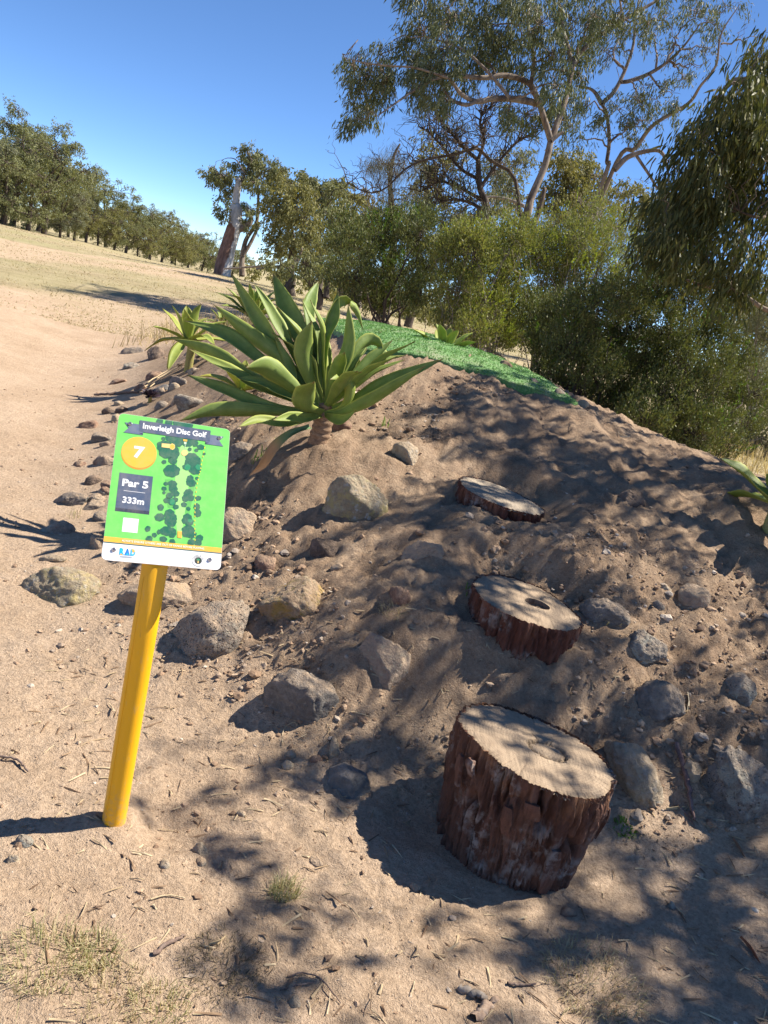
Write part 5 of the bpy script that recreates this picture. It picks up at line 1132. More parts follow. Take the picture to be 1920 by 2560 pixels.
blob_tree('gum_tree', [(850, 460, 28, 22, 8), (870, 500, 32, 26, 9), (845, 540, 28, 24, 7), (880, 540, 28, 26, 7), (870, 590, 30, 30, 7)], 46, 'narrow gum left of the grey feathery tree', FARLEAF[1], DARKBARK, (860, 700), MID, .2, dens=1.8)
blob_tree('gum_tree', [(910, 490, 36, 22, 8), (940, 520, 30, 28, 7), (900, 540, 34, 26, 7), (880, 560, 22, 22, 5), (930, 560, 30, 25, 5)], 50, 'pale brownish crowned gum beside the grey feathery tree', leafmat('brown_gum_leaf', [(.16, .14, .085), (.22, .19, .12), (.26, .22, .14)], .25, .6, .2), GREYBARK, (915, 690), MID, .18, dens=1.6, limbs=[([(900, 600), (905, 570), (890, 550), (880, 530)], [.08, .07, .05, .03]), ([(925, 600), (915, 560), (900, 540)], [.06, .05, .03])])
blob_tree('gum_tree', [(760, 660, 40, 25, 8), (820, 670, 45, 30, 9), (880, 640, 40, 35, 8), (700, 660, 35, 25, 7), (840, 610, 35, 25, 6)], 30, 'low twisted gum in the gap behind the far agave', FARLEAF[0], DARKBARK, (800, 730), MID, .2, dens=1.6, leafL=.15, leafW=.04, limbs=[([(700, 740), (720, 715), (735, 690)], [.16, .13, .08]), ([(815, 745), (820, 700), (840, 660)], [.14, .1, .06]), ([(560, 672), (620, 668), (660, 664), (690, 655)], [.03, .04, .05, .05], 2)])
BK = 'pale trees behind the shrubs'
blob_tree('gum_tree', [(1410, 400, 35, 26, 9), (1450, 410, 40, 28, 10), (1480, 440, 40, 30, 10), (1420, 450, 40, 30, 10), (1390, 490, 40, 35, 9), (1450, 500, 45, 40, 11), (1500, 500, 40, 40, 9), (1400, 550, 45, 35, 9), (1480, 560, 50, 40, 10)], 30, 'pale olive gum behind the trunk of the tall gum', FARLEAF[1], GREYBARK, (1440, 640), BK, .2, dens=1.7, leafL=.16, leafW=.045)
blob_tree('gum_tree', [(1250, 420, 35, 30, 7), (1300, 400, 40, 28, 8), (1270, 470, 40, 35, 9), (1230, 500, 40, 35, 8), (1200, 540, 45, 35, 8), (1290, 520, 35, 35, 7), (1150, 540, 40, 35, 8), (1120, 570, 40, 30, 7)], 33, 'drooping grey gum left of the tall gum trunk', FARLEAF[2], GREYBARK, (1240, 640), BK, .2, dens=1.7, leafL=.17, leafW=.045, limbs=[([(1205, 492), (1250, 494), (1290, 506), (1310, 515)], [.03, .05, .06, .07], -6)])
blob_tree('gum_tree', [(1560, 490, 45, 35, 9), (1610, 500, 45, 35, 9), (1660, 520, 45, 35, 8), (1700, 560, 40, 40, 7), (1560, 550, 45, 35, 9), (1630, 570, 50, 40, 9), (1690, 500, 30, 25, 5), (1750, 600, 45, 40, 6)], 32, 'yellowish gum below the leaning bare limbs', FARLEAF[1], GREYBARK, (1620, 650), BK, .2, dens=1.6, leafL=.16, leafW=.045)
blob_tree('gum_tree', [(1860, 770, 45, 45, 7), (1900, 840, 45, 45, 7), (1880, 900, 40, 40, 6), (1920, 720, 35, 40, 5), (1950, 800, 50, 60, 7)], 22, 'thin bluish gum glimpsed past the right bush', FARLEAF[2], GREYBARK, (1890, 1010), BK, .14, dens=1.3, leafL=.15, leafW=.03)
blob_tree('gum_tree', [(1060, 440, 30, 35, 6), (1085, 400, 30, 35, 6), (1060, 500, 35, 35, 7), (1100, 480, 30, 35, 6), (1020, 560, 40, 35, 7), (1075, 350, 20, 28, 3), (1140, 400, 28, 30, 4)], 35, 'yellow green gum behind the twiggy bare tree', FARLEAF[1], DARKBARK, (1060, 640), BK, .2, dens=1.5, leafL=.17, leafW=.05)

# ------------------------------------------------------------------ shrubs
SH = 'shrubs behind the mound'
def shrub(cl, d, label, leafm, base_uv, leafL, leafW, per, dens, stems, bark=GREYBARK, up=.6, tips=None, spread=.2, dz=1.2, basez=None):
    T = Tree(); sc = d/F; b = atd(*base_uv, d); bz = hbase(b[0], b[1])[0] if basez is None else basez; base = np.array([b[0], b[1], bz])
    T.nodes.append(np.array([[*base, .05], [*(base+[0, 0, .2]), .05]]))
    for u, v, ru, rv, n in cl:
        c = atd(u, v, d+rng.uniform(-dz, dz)); c[2] = max(c[2], bz+.12)
        st = base+rng.normal(0, .25, 3)*[1, 1, 0]; P = T.limb([st, st*.5+c*.5+rng.normal(0, .2, 3), c+[0, 0, rv*sc*.3]], [.035, .02, .008], 5, n=9, jit=.03)
        T.clump(c, (ru*sc, ru*sc, rv*sc), int(n*dens*2.6), per, leafL*1.25, leafW*1.7, droop=.0, spread=spread, twr=.004, hang=-.2, up=up, hollow=.25)
        k = int(stems); q = c+rand_dir(k)*np.array([ru, ru, rv])*sc*.9; T.w.add(*batch_tubes(q-[0, 0, .35]+rng.normal(0, .1, (k, 3)), q+rng.normal(0, .1, (k, 3))+[0, 0, .1], .006, .003, 3, 6, .05, .06))
    r_ = T.build('shrub', base, label, 'shrub', bark, leafm, SH, 'foliage')
    if tips:
        mb = MB(); C = []; D = []
        for u, v, ru, rv, n in cl:
            c = atd(u, v, d+rng.uniform(-dz, dz))
            for _ in range(int(n*tips[1])):
                dr = rand_dir(1, (0, -.3, .8), .8)[0]; q = c+unit(dr)*np.array([ru, ru, rv])*sc*rng.uniform(.8, 1.12); L = rng.uniform(.12, .32); k = 22; t = rng.random(k)
                ax = unit(dr+np.array([0, 0, .6])+rng.normal(0, .35, 3)); C.append(q+ax*(t*L)[:, None]); D.append(rand_dir(k, ax*1.1, .6))
        C = np.concatenate(C); D = np.concatenate(D); mb.add(*leaves_mesh(C, D, tips[2]*1.1*rng.uniform(.6, 1.2, len(C)), tips[3]*1.3))
        mb.build('fresh_tips', tips[0], r_, smooth=False, origin=base)
    return r_
TIPS = leafmat('fresh_tip', [(.20, .26, .035), (.28, .35, .05), (.36, .43, .075)], .35, .5, .2)
TIPG = leafmat('green_tip', [(.06, .11, .018), (.09, .16, .025), (.13, .21, .035)], .3, .5, .2)
shrub([(880, 620, 50, 45, 12), (940, 600, 55, 45, 13), (1000, 600, 55, 45, 13), (1060, 590, 50, 45, 12), (880, 690, 55, 45, 12), (950, 680, 60, 50, 14), (1020, 680, 60, 50, 14), (1080, 660, 45, 50, 10), (920, 750, 55, 40, 11), (990, 750, 60, 45, 12), (1050, 740, 45, 40, 9), (860, 570, 25, 25, 4), (960, 560, 40, 28, 6), (1040, 550, 40, 28, 6)], 15.5, 'dark dome shaped bush left of the light green shrubs', DARKLEAF, (985, 815), .055, .013, 46, 2.2, 5, DARKBARK, tips=(TIPG, .9, .05, .012), spread=.24)
shrub([(1150, 610, 45, 30, 10), (1180, 640, 55, 45, 13), (1120, 660, 40, 40, 9), (1220, 620, 50, 35, 12), (1270, 640, 55, 45, 13), (1200, 700, 60, 50, 14), (1270, 710, 55, 50, 13), (1140, 730, 45, 40, 9), (1200, 770, 55, 45, 12), (1130, 790, 35, 30, 6), (1260, 780, 50, 45, 11), (1180, 600, 35, 25, 6), (1290, 600, 40, 35, 8), (1180, 830, 45, 30, 7), (1150, 850, 40, 25, 6), (1240, 850, 45, 30, 8), (1300, 850, 45, 35, 8)], 13.2, 'bright yellow green shrub with pale twigs in the centre', LIGHTLEAF, (1215, 880), .045, .011, 46, 2.2, 8, tips=(TIPS, 1.7, .045, .012), spread=.22)
shrub([(1330, 610, 45, 40, 10), (1380, 630, 50, 40, 12), (1440, 610, 50, 40, 11), (1340, 640, 50, 45, 12), (1400, 660, 55, 50, 13), (1460, 650, 50, 50, 12), (1510, 620, 45, 45, 9), (1350, 720, 55, 50, 12), (1420, 730, 55, 50, 12), (1490, 710, 50, 45, 11), (1540, 670, 40, 40, 8), (1330, 790, 45, 40, 9), (1380, 570, 40, 45, 4), (1460, 545, 40, 45, 4), (1540, 585, 45, 45, 6), (1250, 580, 30, 35, 3), (1600, 650, 45, 45, 8), (1660, 660, 45, 45, 8), (1500, 540, 28, 40, 3), (1580, 720, 50, 45, 9)], 14.8, 'tall olive shrub with grey twigs below the tall gum trunk', LIGHTLEAF, (1400, 900), .045, .010, 44, 2.0, 12, tips=(TIPS, .9, .045, .012), spread=.24)
shrub([(1340, 800, 50, 50, 12), (1400, 790, 55, 50, 13), (1470, 780, 60, 55, 14), (1540, 760, 55, 50, 13), (1360, 870, 50, 45, 11), (1430, 870, 60, 50, 14), (1500, 850, 60, 55, 14), (1570, 830, 60, 55, 14), (1480, 930, 55, 45, 12), (1550, 920, 60, 50, 13), (1600, 770, 50, 50, 11), (1620, 900, 55, 55, 13), (1600, 980, 55, 45, 11), (1530, 990, 45, 35, 8), (1380, 940, 45, 35, 8), (1450, 985, 50, 35, 9), (1530, 1030, 55, 40, 10), (1610, 1050, 55, 40, 10)], 11.6, 'large dark bush hanging over the right end of the turf', DARKLEAF, (1480, 1010), .042, .011, 46, 2.3, 5, DARKBARK, tips=(TIPG, .55, .04, .011), spread=.2, basez=.3)
shrub([(1640, 720, 55, 50, 12), (1700, 760, 60, 55, 14), (1660, 830, 60, 55, 14), (1740, 840, 60, 55, 14), (1690, 920, 60, 55, 14), (1760, 930, 60, 55, 13), (1670, 1000, 60, 50, 12), (1740, 1010, 60, 55, 12), (1820, 900, 50, 50, 10), (1810, 980, 50, 55, 10), (1720, 690, 45, 40, 9), (1790, 800, 50, 45, 10), (1780, 1060, 50, 40, 9), (1850, 1060, 45, 40, 7), (1660, 1070, 55, 40, 10), (1730, 1090, 55, 40, 10), (1800, 1110, 50, 40, 8), (1880, 990, 45, 50, 7), (1700, 1130, 45, 30, 6)], 12.0, 'rightmost dark green bush with bright sprig tips behind the mound', DARKLEAF, (1720, 1090), .042, .011, 46, 2.2, 6, DARKBARK, tips=(TIPG, .5, .045, .011), spread=.2, basez=.15)

# ------------------------------------------------------------------ far tree line
shrub([(1850, 800, 45, 45, 9), (1900, 760, 45, 45, 9), (1940, 820, 55, 55, 10), (1870, 870, 50, 50, 10), (1930, 900, 55, 55, 10), (1880, 950, 50, 50, 10), (1940, 980, 55, 50, 10), (1890, 1040, 55, 45, 10), (1950, 1060, 50, 45, 8), (1840, 1100, 50, 35, 7), (1910, 1110, 50, 30, 7)], 15.0, 'grey green thicket filling the gap at the right picture edge', FARLEAF[2], (1890, 1120), .05, .012, 46, 2.0, 8, tips=None, spread=.24, basez=.1)
def far_variant(sd, w, h, leafm, tall=False):
    global rng
    keep = rng; rng = np.random.default_rng(sd); T = Tree()
    tr = rng.uniform(.09, .16)*h/8; lean = rng.normal(0, .04, 2)*h
    T.limb([(0, 0, -.4), (lean[0]*.3, lean[1]*.3, h*.2), (lean[0]*.7, lean[1]*.7, h*.42), (lean[0], lean[1], h*.7)], [tr*1.3, tr, tr*.75, tr*.35], 8)
    for k in range(5):
        a = k*1.3+rng.random(); z0 = h*rng.uniform(.15, .4); T.limb([(lean[0]*.4, lean[1]*.4, z0), (w*.2*math.cos(a), w*.2*math.sin(a), z0+h*.18), (w*.38*math.cos(a), w*.38*math.sin(a), z0+h*.34)], [tr*.55, tr*.4, tr*.15], 6)
    nC = 20
    for i in range(nC):
        u = rand_dir(1)[0]; f = rng.random()**.4; z = h*(.13+.73*rng.random()) if not tall else h*(.45+.48*rng.random())
        wr = w*.5*math.sin(math.pi*min(1, max(.15, (z/h-.05)/.95)))**.6
        c = np.array([u[0]*wr*f, u[1]*wr*f, z]); rr = w*rng.uniform(.12, .2)
        T.clump(c, (rr, rr, rr*rng.uniform(.6, .95)), 16, 36, .20, .07, droop=.5, spread=.5, twr=.02, hang=.4)
    rng = keep
    wm = T.w; lm = T.lf
    def me(b, n, sm): return mesh_np(n, np.concatenate(b.V), [np.concatenate(f) for f in b.F.values()], sm)
    a = me(wm, 'trunk', True); a.materials.append(DARKBARK); b = me(lm, 'crown', False); b.materials.append(leafm)
    return a, b, h
VAR = [far_variant(101, 7.0, 8.5, FARLEAF[0]), far_variant(102, 7.5, 8.0, FARLEAF[1]), far_variant(103, 6.0, 9.0, FARLEAF[2]), far_variant(104, 5.0, 10.0, FARLEAF[0], True), far_variant(105, 8.0, 7.5, FARLEAF[0]), far_variant(106, 6.5, 7.0, FARLEAF[1])]
ROW = []     # u, base v, distance, height, variant
for u, v, d, h, k in [(-60, 560, 56, 9.5, 2), (10, 568, 57, 9.5, 0), (70, 578, 60, 8.0, 4), (110, 582, 64, 9.5, 3), (150, 592, 66, 7.0, 2), (185, 604, 70, 6.2, 5), (215, 600, 78, 9.0, 3), (245, 612, 80, 7.2, 1), (285, 622, 82, 7.2, 0), (315, 626, 90, 8.6, 3), (345, 634, 92, 6.8, 1), (375, 640, 96, 7.5, 4), (405, 645, 110, 7.2, 5), (440, 652, 122, 7.2, 1), (470, 660, 138, 7.2, 0), (505, 668, 150, 7.0, 4), (540, 676, 165, 7.5, 1), (580, 682, 175, 8, 0), (30, 575, 66, 12.5, 3), (0, 570, 62, 10.5, 4), (95, 580, 72, 12.0, 0), (170, 598, 86, 11.5, 2), (265, 615, 100, 11.5, 4), (370, 640, 118, 11.5, 3), (430, 650, 150, 10, 5), (520, 670, 190, 10, 2)]: ROW.append((u, v, d, h, k))
ORD = ['first', 'second', 'third', 'fourth', 'fifth', 'sixth', 'seventh', 'eighth', 'ninth', 'tenth', 'eleventh', 'twelfth', 'thirteenth', 'fourteenth', 'fifteenth', 'sixteenth', 'seventeenth', 'eighteenth']
front = sorted(ROW[:18]); back = sorted(ROW[18:])
for i, (u, v, d, h, k) in enumerate(front+back):
    isf = i < 18; n = i if isf else i-18
    q = atd(u, v, d); z = hbase(q[0], q[1])[0]
    side = ['olive', 'grey green', 'dull green'][k % 3]
    root = empty('gum_tree', (q[0], q[1], z), f'{ORD[n]} gum from the left in the {"front row" if isf else "taller back row"} across the fairway', 'tree', 'distant trees along the fairway')
    root.rotation_euler = (0, 0, i*2.1); s = (.76 if u < 380 else 1.0)*h/VAR[k][2]*random.Random(i*7+1).uniform(.8, 1.25); root.scale = (s*(1.2 if isf else 1.15), s*(1.2 if isf else 1.15), s)
    link('trunk', VAR[k][0], None, root); link('crown', VAR[k][1], None, root)
# a belt of bush far behind everything, read as one mass
def far_belt():
    T = Tree()
    for i in range(260):
        a = math.radians(rng.uniform(-32, 36)); d = rng.uniform(95, 215); x, y = d*math.sin(a), d*math.cos(a)
        if x < -18 and d < 170: continue
        z = hbase(x, y)[0]; h = rng.uniform(4, 7.5)
        T.clump((x, y, z+h*.55), (h*.5, h*.5, h*.5), 16, 16, .7, .28, droop=.3, spread=.9, join=False)
    o = T.lf.build('distant_woodland', FARLEAF[1], None, smooth=False); tag(o, 'far olive woodland closing the view behind the shrubs', 'woodland', kind='stuff')
far_belt()

# ------------------------------------------------------------------ small things on the ground
def icos_clods(n, smin, smax, region, seed, name, mats, label, cat, sub=1, pw=4., jag=.28):
    rr = np.random.default_rng(seed); D, Fc = ico(sub); k = len(D); P = region(rr, n); n = len(P)
    z = hq(P[:, 0], P[:, 1]); S = smin*(smax/smin)**(rr.random(n)**pw)
    off = rr.uniform(0, 90, (n, 1)); nz = vnoise((D[None, :, 0]*1.7+off).ravel(), np.tile(D[:, 1]*1.7, n), np.tile(D[:, 2]*1.7, n), s=8).reshape(n, k, 1)
    base = D[None]*(1+.45*nz+jag*rr.normal(size=(n, k, 1)))*(np.stack([S*rr.uniform(.8, 1.3, n), S*rr.uniform(.7, 1.1, n), S*rr.uniform(.5, .85, n)], 1))[:, None, :]
    a = rr.random(n)*6.28; c, s = np.cos(a), np.sin(a); X = base[:, :, 0]*c[:, None]-base[:, :, 1]*s[:, None]; Y = base[:, :, 0]*s[:, None]+base[:, :, 1]*c[:, None]
    V = np.stack([X+P[:, 0:1], Y+P[:, 1:2], base[:, :, 2]+(z+S*.08)[:, None]], -1).reshape(-1, 3)
    Q = (Fc[None]+(np.arange(n)*k)[:, None, None]).reshape(-1, 3)
    o = link(name, mesh_np(name, V, Q, False), mats); tag(o, label, cat, kind='stuff'); return o
def clod_mat():
    m, nt, p, o = newmat('clods'); N = NT(nt); r = N.n('NewGeometry').outputs['Random Per Island']
    N.l(N.ramp(r, [(0, (.19, .125, .08)), (.4, (.30, .20, .13)), (.75, (.42, .30, .20)), (.94, (.36, .30, .24)), (1., (.56, .48, .39))]), p.inputs['Base Color']); p.inputs['Roughness'].default_value = .95
    N.l(N.bump(N.noise(220, 4, .6, coords(N)), .003), p.inputs['Normal']); return m
CL = clod_mat()
def reg_mound(rr, n):
    P = np.stack([rr.uniform(-1.3, 2.6, n*4), rr.uniform(1.5, 5.6, n*4)], 1); w = (.10+sstep(.0, .2, fbm(P[:, 0]*1.4+3, P[:, 1]*1.4, o=2, s=31)+.1)*.9)*(.12+.88*sstep(.0, .12, hq(P[:, 0], P[:, 1])))
    P = P[rr.random(len(P)) < w*np.clip(2.6/P[:, 1], .3, 1)]
    for S in STUMPS: P = P[np.hypot(P[:, 0]-S['p'][0], P[:, 1]-S['p'][1]) > S['r']*1.12]
    P = P[np.hypot(P[:, 0]+.5615, P[:, 1]-1.947) > .042]
    return P[:n]
def reg_lump(rr, n):
    P = reg_mound(rr, n*3); P = P[hq(P[:, 0], P[:, 1]) > .08]; return P[:n]
def reg_front(rr, n):
    P = np.stack([rr.uniform(-1.2, 1.7, n*3), rr.uniform(1.15, 2.5, n*3)], 1); w = .25+.75*sstep(.0, .3, fbm(P[:, 0]*2.4, P[:, 1]*2.4, o=2, s=61)); P = P[rr.random(len(P)) < w]
    P = P[np.hypot(P[:, 0]-STUMPS[0]['p'][0], P[:, 1]-STUMPS[0]['p'][1]) > .33]; P = P[np.hypot(P[:, 0]+.5615, P[:, 1]-1.947) > .042]
    return P[:n]
def reg_path(rr, n):
    P = np.stack([rr.uniform(-4, -.9, n*2), rr.uniform(2.2, 10, n*2)], 1); return P[rr.random(len(P)) < np.clip(3/P[:, 1], .1, 1)][:n]
icos_clods(13500, .0022, .013, reg_mound, 3, 'soil_clods', CL, 'loose crumbs of dry soil over the mound', 'soil')
icos_clods(520, .009, .026, reg_lump, 9, 'soil_lumps', CL, 'broken lumps of crusted soil on the mound', 'soil', 2, 2., .10)
icos_clods(2600, .0010, .0060, reg_front, 4, 'gravel', CL, 'fine gravel scattered on the sand in front', 'gravel')
icos_clods(2500, .003, .016, reg_path, 5, 'path_gravel', CL, 'loose grit on the bare path', 'gravel')

def tube_obj(name, pts_uv, rad, m, label, cat, lift=.006, n=14, group=None, k=7):
    P = []
    for u, v in pts_uv:
        q, d = hit(u, v); P.append(q+[0, 0, lift])
    S = spline(P, n); S[1:-1] += rng.normal(0, rad[0]*.35, (n-2, 3)); c = S[0].copy()
    mb = MB(); mb.add(*tube(S, np.interp(np.linspace(0, 1, n), np.linspace(0, 1, len(rad)), rad), k)); o = mb.build(name, m, None, origin=c); o.location = c
    return tag(o, label, cat, group)
TW = barkmat('twig_bark', [(.13, .09, .075), (.22, .16, .13), (.3, .24, .2)], 40, .002, (1, 1, 1)); DRY = barkmat('dry_stalk', [(.42, .33, .2), (.55, .45, .29), (.6, .5, .34)], 40, .001, (1, 1, 1)); PURP = barkmat('purple_stick', [(.13, .085, .08), (.2, .14, .13), (.27, .2, .185)], 30, .002, (1, 1, 1))
ST = 'fallen sticks'
tube_obj('stick', [(1687, 1868), (1700, 1915), (1716, 1965), (1722, 2010), (1732, 2060)], [.009, .011, .009, .004], PURP, 'straight purplish stick leaning between two boulders on the right', 'stick', .02, group=ST)
tube_obj('stick', [(-10, 1896), (30, 1898), (55, 1915), (70, 1932)], [.004, .004, .003], TW, 'thin dark twig at the left edge above the post shadow', 'stick', group=ST)
tube_obj('stick', [(382, 2387), (415, 2368), (440, 2352), (463, 2343)], [.006, .0055, .003], TW, 'short grey stick left of centre in the foreground', 'stick', group=ST)
tube_obj('stick', [(718, 2446), (760, 2437), (800, 2452), (830, 2485), (850, 2512)], [.0022, .002, .0015], TW, 'thin curled twig around the brown pointed stone', 'stick', group=ST)
tube_obj('stick', [(700, 2480), (735, 2470), (790, 2458)], [.002, .002, .0015], TW, 'fine straight twig under the curled twig', 'stick', group=ST)
tube_obj('stick', [(375, 2252), (420, 2242), (462, 2250)], [.0025, .0022, .0015], DRY, 'pale straw stalk in the shade below the post', 'stick', group=ST)
tube_obj('stick', [(706, 1865), (705, 1840), (716, 1818), (735, 1809), (742, 1818)], [.0016, .0014, .001], DRY, 'fine curled stem in front of the grey slab', 'stick', group=ST)
tube_obj('stick', [(235, 991), (270, 990), (300, 986), (345, 984)], [.012, .014, .010], TW, 'grey fallen branch on the path by the dark succulent', 'stick', .02, group=ST)
for i, (a, b) in enumerate((((345, 985), (470, 915)), ((350, 975), (480, 905)), ((360, 985), (455, 925)))):
    tube_obj('stick', [a, ((a[0]+b[0])/2, (a[1]+b[1])/2-6), b], [.006, .005, .003], DRY, ['lowest of the dry stalks fanning under the small agave', 'topmost of the dry stalks fanning under the small agave', 'middle of the dry stalks fanning under the small agave'][i], 'stick', .03, group=ST)
tube_obj('stick', [(1700, 2110-90), (1735, 2068)], [.004, .002], PURP, 'splinter at the lower end of the purplish stick', 'stick', group=ST)
tube_obj('stick', [(1145, 2470), (1180, 2488), (1215, 2500)], [.010, .011, .007], GREYBARK, 'short weathered piece of wood at the bottom centre', 'stick', .006, group=ST, k=6)
tube_obj('stick', [(1180, 2550), (1208, 2525), (1240, 2500)], [.012, .014, .008], barkmat('chip', [(.3, .21, .15), (.42, .31, .23), (.5, .4, .3)], 30, .002, (1, 1, 1)), 'pale split wood chip at the bottom centre', 'stick', .005, group=ST, k=5)
tube_obj('stick', [(1268, 2462), (1300, 2466), (1338, 2464)], [.004, .004, .003], TW, 'dark twig left of the lower right grass patch', 'stick', group=ST)
for i, (p, c, lb) in enumerate([([(523, 2364), (545, 2358), (564, 2344)], (.55, .42, .24), 'pale curved gum leaf in the foreground shade'), ([(1850, 2345), (1878, 2375), (1900, 2415)], (.30, .11, .055), 'red brown gum leaf near the lower right corner'), ([(1832, 2100), (1850, 2125), (1862, 2150)], (.27, .16, .10), 'brown gum leaf on the sand at the right'), ([(1718, 1735), (1722, 1765), (1716, 1785)], (.5, .42, .28), 'pale leaf below the rounded blue grey boulder'), ([(1664, 2025), (1690, 2022), (1712, 2020)], (.4, .33, .2), 'tan leaf beside the foot of the purplish stick'), ([(1545, 1083), (1552, 1092), (1575, 1094)], (.6, .5, .34), 'pale leaf high on the sunlit slope')]):
    P = [hit(u, v)[0]+[0, 0, .008] for u, v in p]; c0 = P[1]; P = np.array(P)-c0
    a, lv = leaf_mesh(list(P), .020, unit(np.cross(P[2]-P[0], [0, 0, 1])+[0, 0, .3]), cup=.5, thick=.0015, n=9)
    o = link('fallen_leaf', mesh_np('fallen_leaf', *a), flat('dry_leaf', c, .6)); o.location = c0; tag(o, lb, 'leaf', 'fallen gum leaves')

def tuft(u, v, w, n, hgt, m, label, name='grass_tuft', flop=.9, wd=.0011):
    n = int(n*1.8) if wd < .002 else n; q, d = hit(u, v); R_ = w*.5*d/F; a = rng.random(n)*6.28; r = R_*np.sqrt(rng.random(n)); x = q[0]+r*np.cos(a); y = q[1]+r*np.sin(a)
    P = np.stack([x, y, hq(x, y)-.003], 1); dr = np.stack([np.cos(a)*.6, np.sin(a)*.6, np.zeros(n)], 1)+rng.normal(0, .5, (n, 3))*[1, 1, 0]
    h = hgt*rng.uniform(.4, 1.1, n)[:, None]; f = flop*rng.uniform(.3, 1.1, n)[:, None]
    M_ = P+dr*h*f*.45+np.array([0, 0, 1])*h*.6; Tp = P+dr*h*f*1.1+np.array([0, 0, 1])*h*(.75-.3*f)
    az = rng.random(n)*6.28; W = np.stack([np.cos(az), np.sin(az), 0*az], 1)*wd
    V = np.stack([P-W, P+W, M_+W*.8, Tp, M_-W*.8], 1).reshape(-1, 3)-q; b = np.arange(n)*5
    o = link(name, mesh_np(name, V, [np.stack([b, b+1, b+2, b+4], 1), np.stack([b+4, b+2, b+3], 1)], False), m); o.location = q
    return tag(o, label, 'grass', 'grass tufts')
GRG = leafmat('tuft_green', [(.22, .24, .10), (.34, .33, .16), (.48, .42, .25), (.55, .48, .31)], .3, .6, .2); GRD = leafmat('tuft_dry', [(.34, .27, .16), (.46, .38, .24), (.55, .46, .3), (.28, .25, .12)], .25, .7, .1); GRB = leafmat('sprout', [(.12, .22, .04), (.18, .30, .06)], .35, .5, .2)
tuft(115, 2400, 220, 210, .055, GRG, 'largest green grass tuft in the lower left corner')
tuft(232, 2388, 130, 120, .05, GRG, 'greener grass tuft right beside the largest one')
tuft(709, 2235, 70, 150, .06, GRG, 'narrow olive grass tuft below the blue grey rock')
tuft(275, 2490, 200, 150, .04, GRD, 'straw coloured grass patch at the bottom left')
tuft(400, 2520, 150, 120, .04, GRG, 'flattened olive grass patch at the bottom edge')
tuft(560, 2420, 220, 240, .03, leafmat('tuft_dark', [(.10, .08, .05), (.2, .16, .1), (.3, .24, .15)], .2, .8, .1), 'dark matted dry grass in the foreground shade', flop=1.3)
tuft(1481, 2455, 260, 280, .045, GRD, 'matted dry grass patch at the lower right', flop=1.3)
tuft(1560, 2075, 55, 60, .03, GRB, 'tiny green weed right of the nearest stump', wd=.004)
tuft(690, 1120, 30, 10, .10, GRB, 'bright grass sprout left of the agave stem', wd=.003, flop=.4)
tuft(640, 1150, 40, 14, .10, GRB, 'bright grass sprouts beside the sign top', wd=.003, flop=.4)
tuft(962, 1065, 26, 8, .09, GRB, 'bright sprout right of the agave', wd=.003, flop=.4)
tuft(1168, 1478, 24, 8, .05, GRB, 'tiny green blade left of the middle stump', wd=.0025, flop=.6)
tuft(1530, 1545, 70, 14, .08, GRG, 'sparse grass blades under the half buried grey rock', flop=1.2)
tuft(186, 1290, 40, 14, .08, GRG, 'thin green grass beside the arched slab', flop=.5)
tuft(985, 1520, 70, 60, .045, GRD, 'dry straw at the foot of the blocky red rock', flop=1.3)
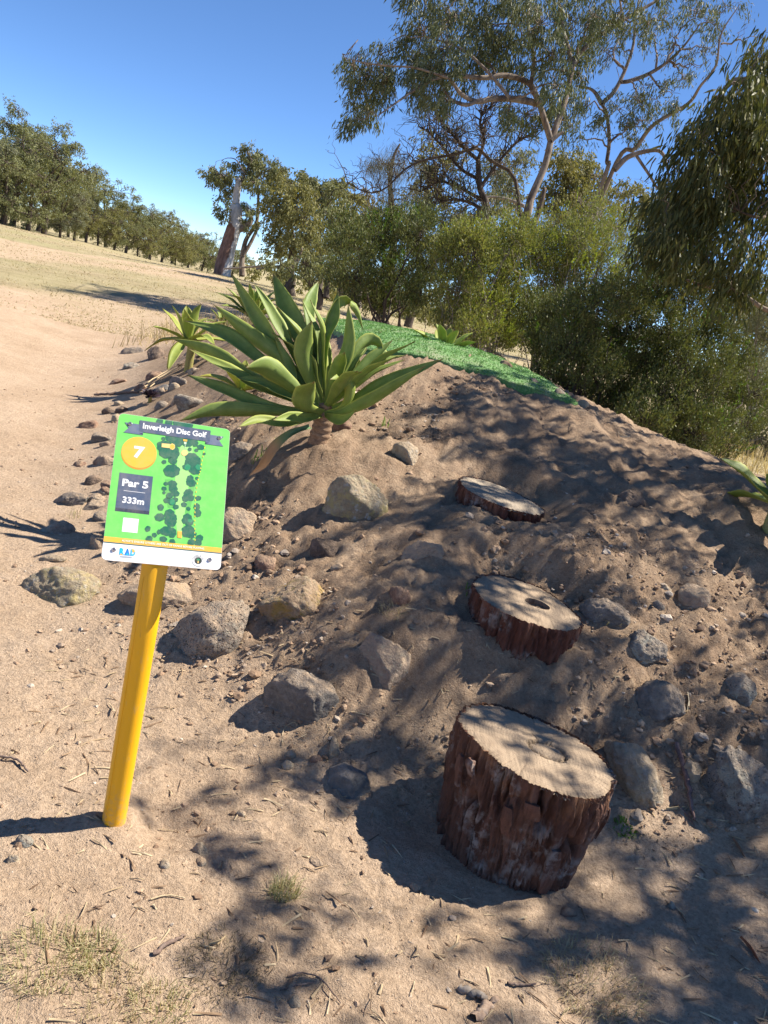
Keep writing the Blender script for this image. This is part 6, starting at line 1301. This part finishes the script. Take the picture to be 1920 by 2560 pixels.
def dry_field():
    n = 46000; a = rng.random(n); y = 13+a**1.7*48; x = -1.05*y*.0+(-.72+1.02*rng.random(n))*y-1.5
    g = sstep(-.15, .3, fbm(x*.35, y*.35, o=4, s=88)+.3*fbm(x*1.2, y*1.2, o=2, s=15)); k = (rng.random(n) < .15+.85*g) & ((x < -.12*y) | (y > 11)); x, y = x[k], y[k]; n = len(x)
    z = hbase(x, y); az = rng.random(n)*6.28; h = rng.uniform(.015, .042, n)*(1+y/60); w = .006+y*.0005
    P = np.stack([x, y, z-.01], 1); W = np.stack([np.cos(az)*w, np.sin(az)*w, 0*az], 1); Tp = P+np.stack([rng.normal(0, .05, n), rng.normal(0, .05, n), h], 1)
    V = np.stack([P-W, P+W, Tp], 1).reshape(-1, 3); b = np.arange(n)*3
    o = link('dry_grass', mesh_np('dry_grass', V, np.stack([b, b+1, b+2], 1), False), leafmat('field_grass', [(.31, .25, .15), (.41, .335, .215), (.48, .405, .28), (.29, .27, .15)], .25, .8, .1)); tag(o, 'short dry grass covering the fairway', 'grass', kind='stuff')
    n = 9000; y = rng.uniform(11.5, 19, n); x = rng.uniform(-4.5, 7.5, n); k = (hbase(x, y) < .85); x, y = x[k], y[k]; n = len(x); z = hbase(x, y); az = rng.random(n)*6.28; h = rng.uniform(.1, .42, n)
    P = np.stack([x, y, z-.01], 1); W = np.stack([np.cos(az), np.sin(az), 0*az], 1)*.007; Tp = P+np.stack([rng.normal(0, .1, n), rng.normal(0, .1, n), h], 1)
    V = np.stack([P-W, P+W, Tp], 1).reshape(-1, 3); b = np.arange(n)*3
    o = link('long_grass', mesh_np('long_grass', V, np.stack([b, b+1, b+2], 1), False), leafmat('straw', [(.36, .28, .16), (.48, .39, .24), (.55, .46, .3)], .25, .8, .1)); tag(o, 'tall straw coloured grass behind the turf under the bushes', 'grass', kind='stuff')
dry_field()
# crumbs of bark, sticks and leaf scraps lying about
def litter():
    n = 900; x = rng.uniform(-1.1, 1.7, n); y = rng.uniform(1.2, 3.0, n); z = height(x, y)+.003; az = rng.random(n)*6.28; L = rng.uniform(.008, .035, n); W = rng.uniform(.0012, .004, n)
    D = np.stack([np.cos(az), np.sin(az), rng.normal(0, .15, n)], 1); C = np.stack([x, y, z], 1); S_ = np.cross(D, [0, 0, 1.]); k = np.hypot(x-STUMPS[0]['p'][0], y-STUMPS[0]['p'][1]) > .34; C, D, S_, L, W = C[k], D[k], S_[k], L[k][:, None], W[k][:, None]; n = len(C)
    V = np.stack([C-D*L-S_*W, C+D*L-S_*W*.6, C+D*L+S_*W*.6, C-D*L+S_*W, C+[0, 0, .003]], 1).reshape(-1, 3); b = np.arange(n)*5
    o = link('leaf_litter', mesh_np('leaf_litter', V, np.concatenate([np.stack([b, b+1, b+4], 1), np.stack([b+1, b+2, b+4], 1), np.stack([b+2, b+3, b+4], 1), np.stack([b+3, b, b+4], 1)]), False), leafmat('litter', [(.14, .09, .06), (.28, .19, .12), (.45, .35, .22), (.55, .45, .3)], .1, .8, .1)); tag(o, 'scraps of straw, bark and twig on the sand', 'litter', kind='stuff')
litter()
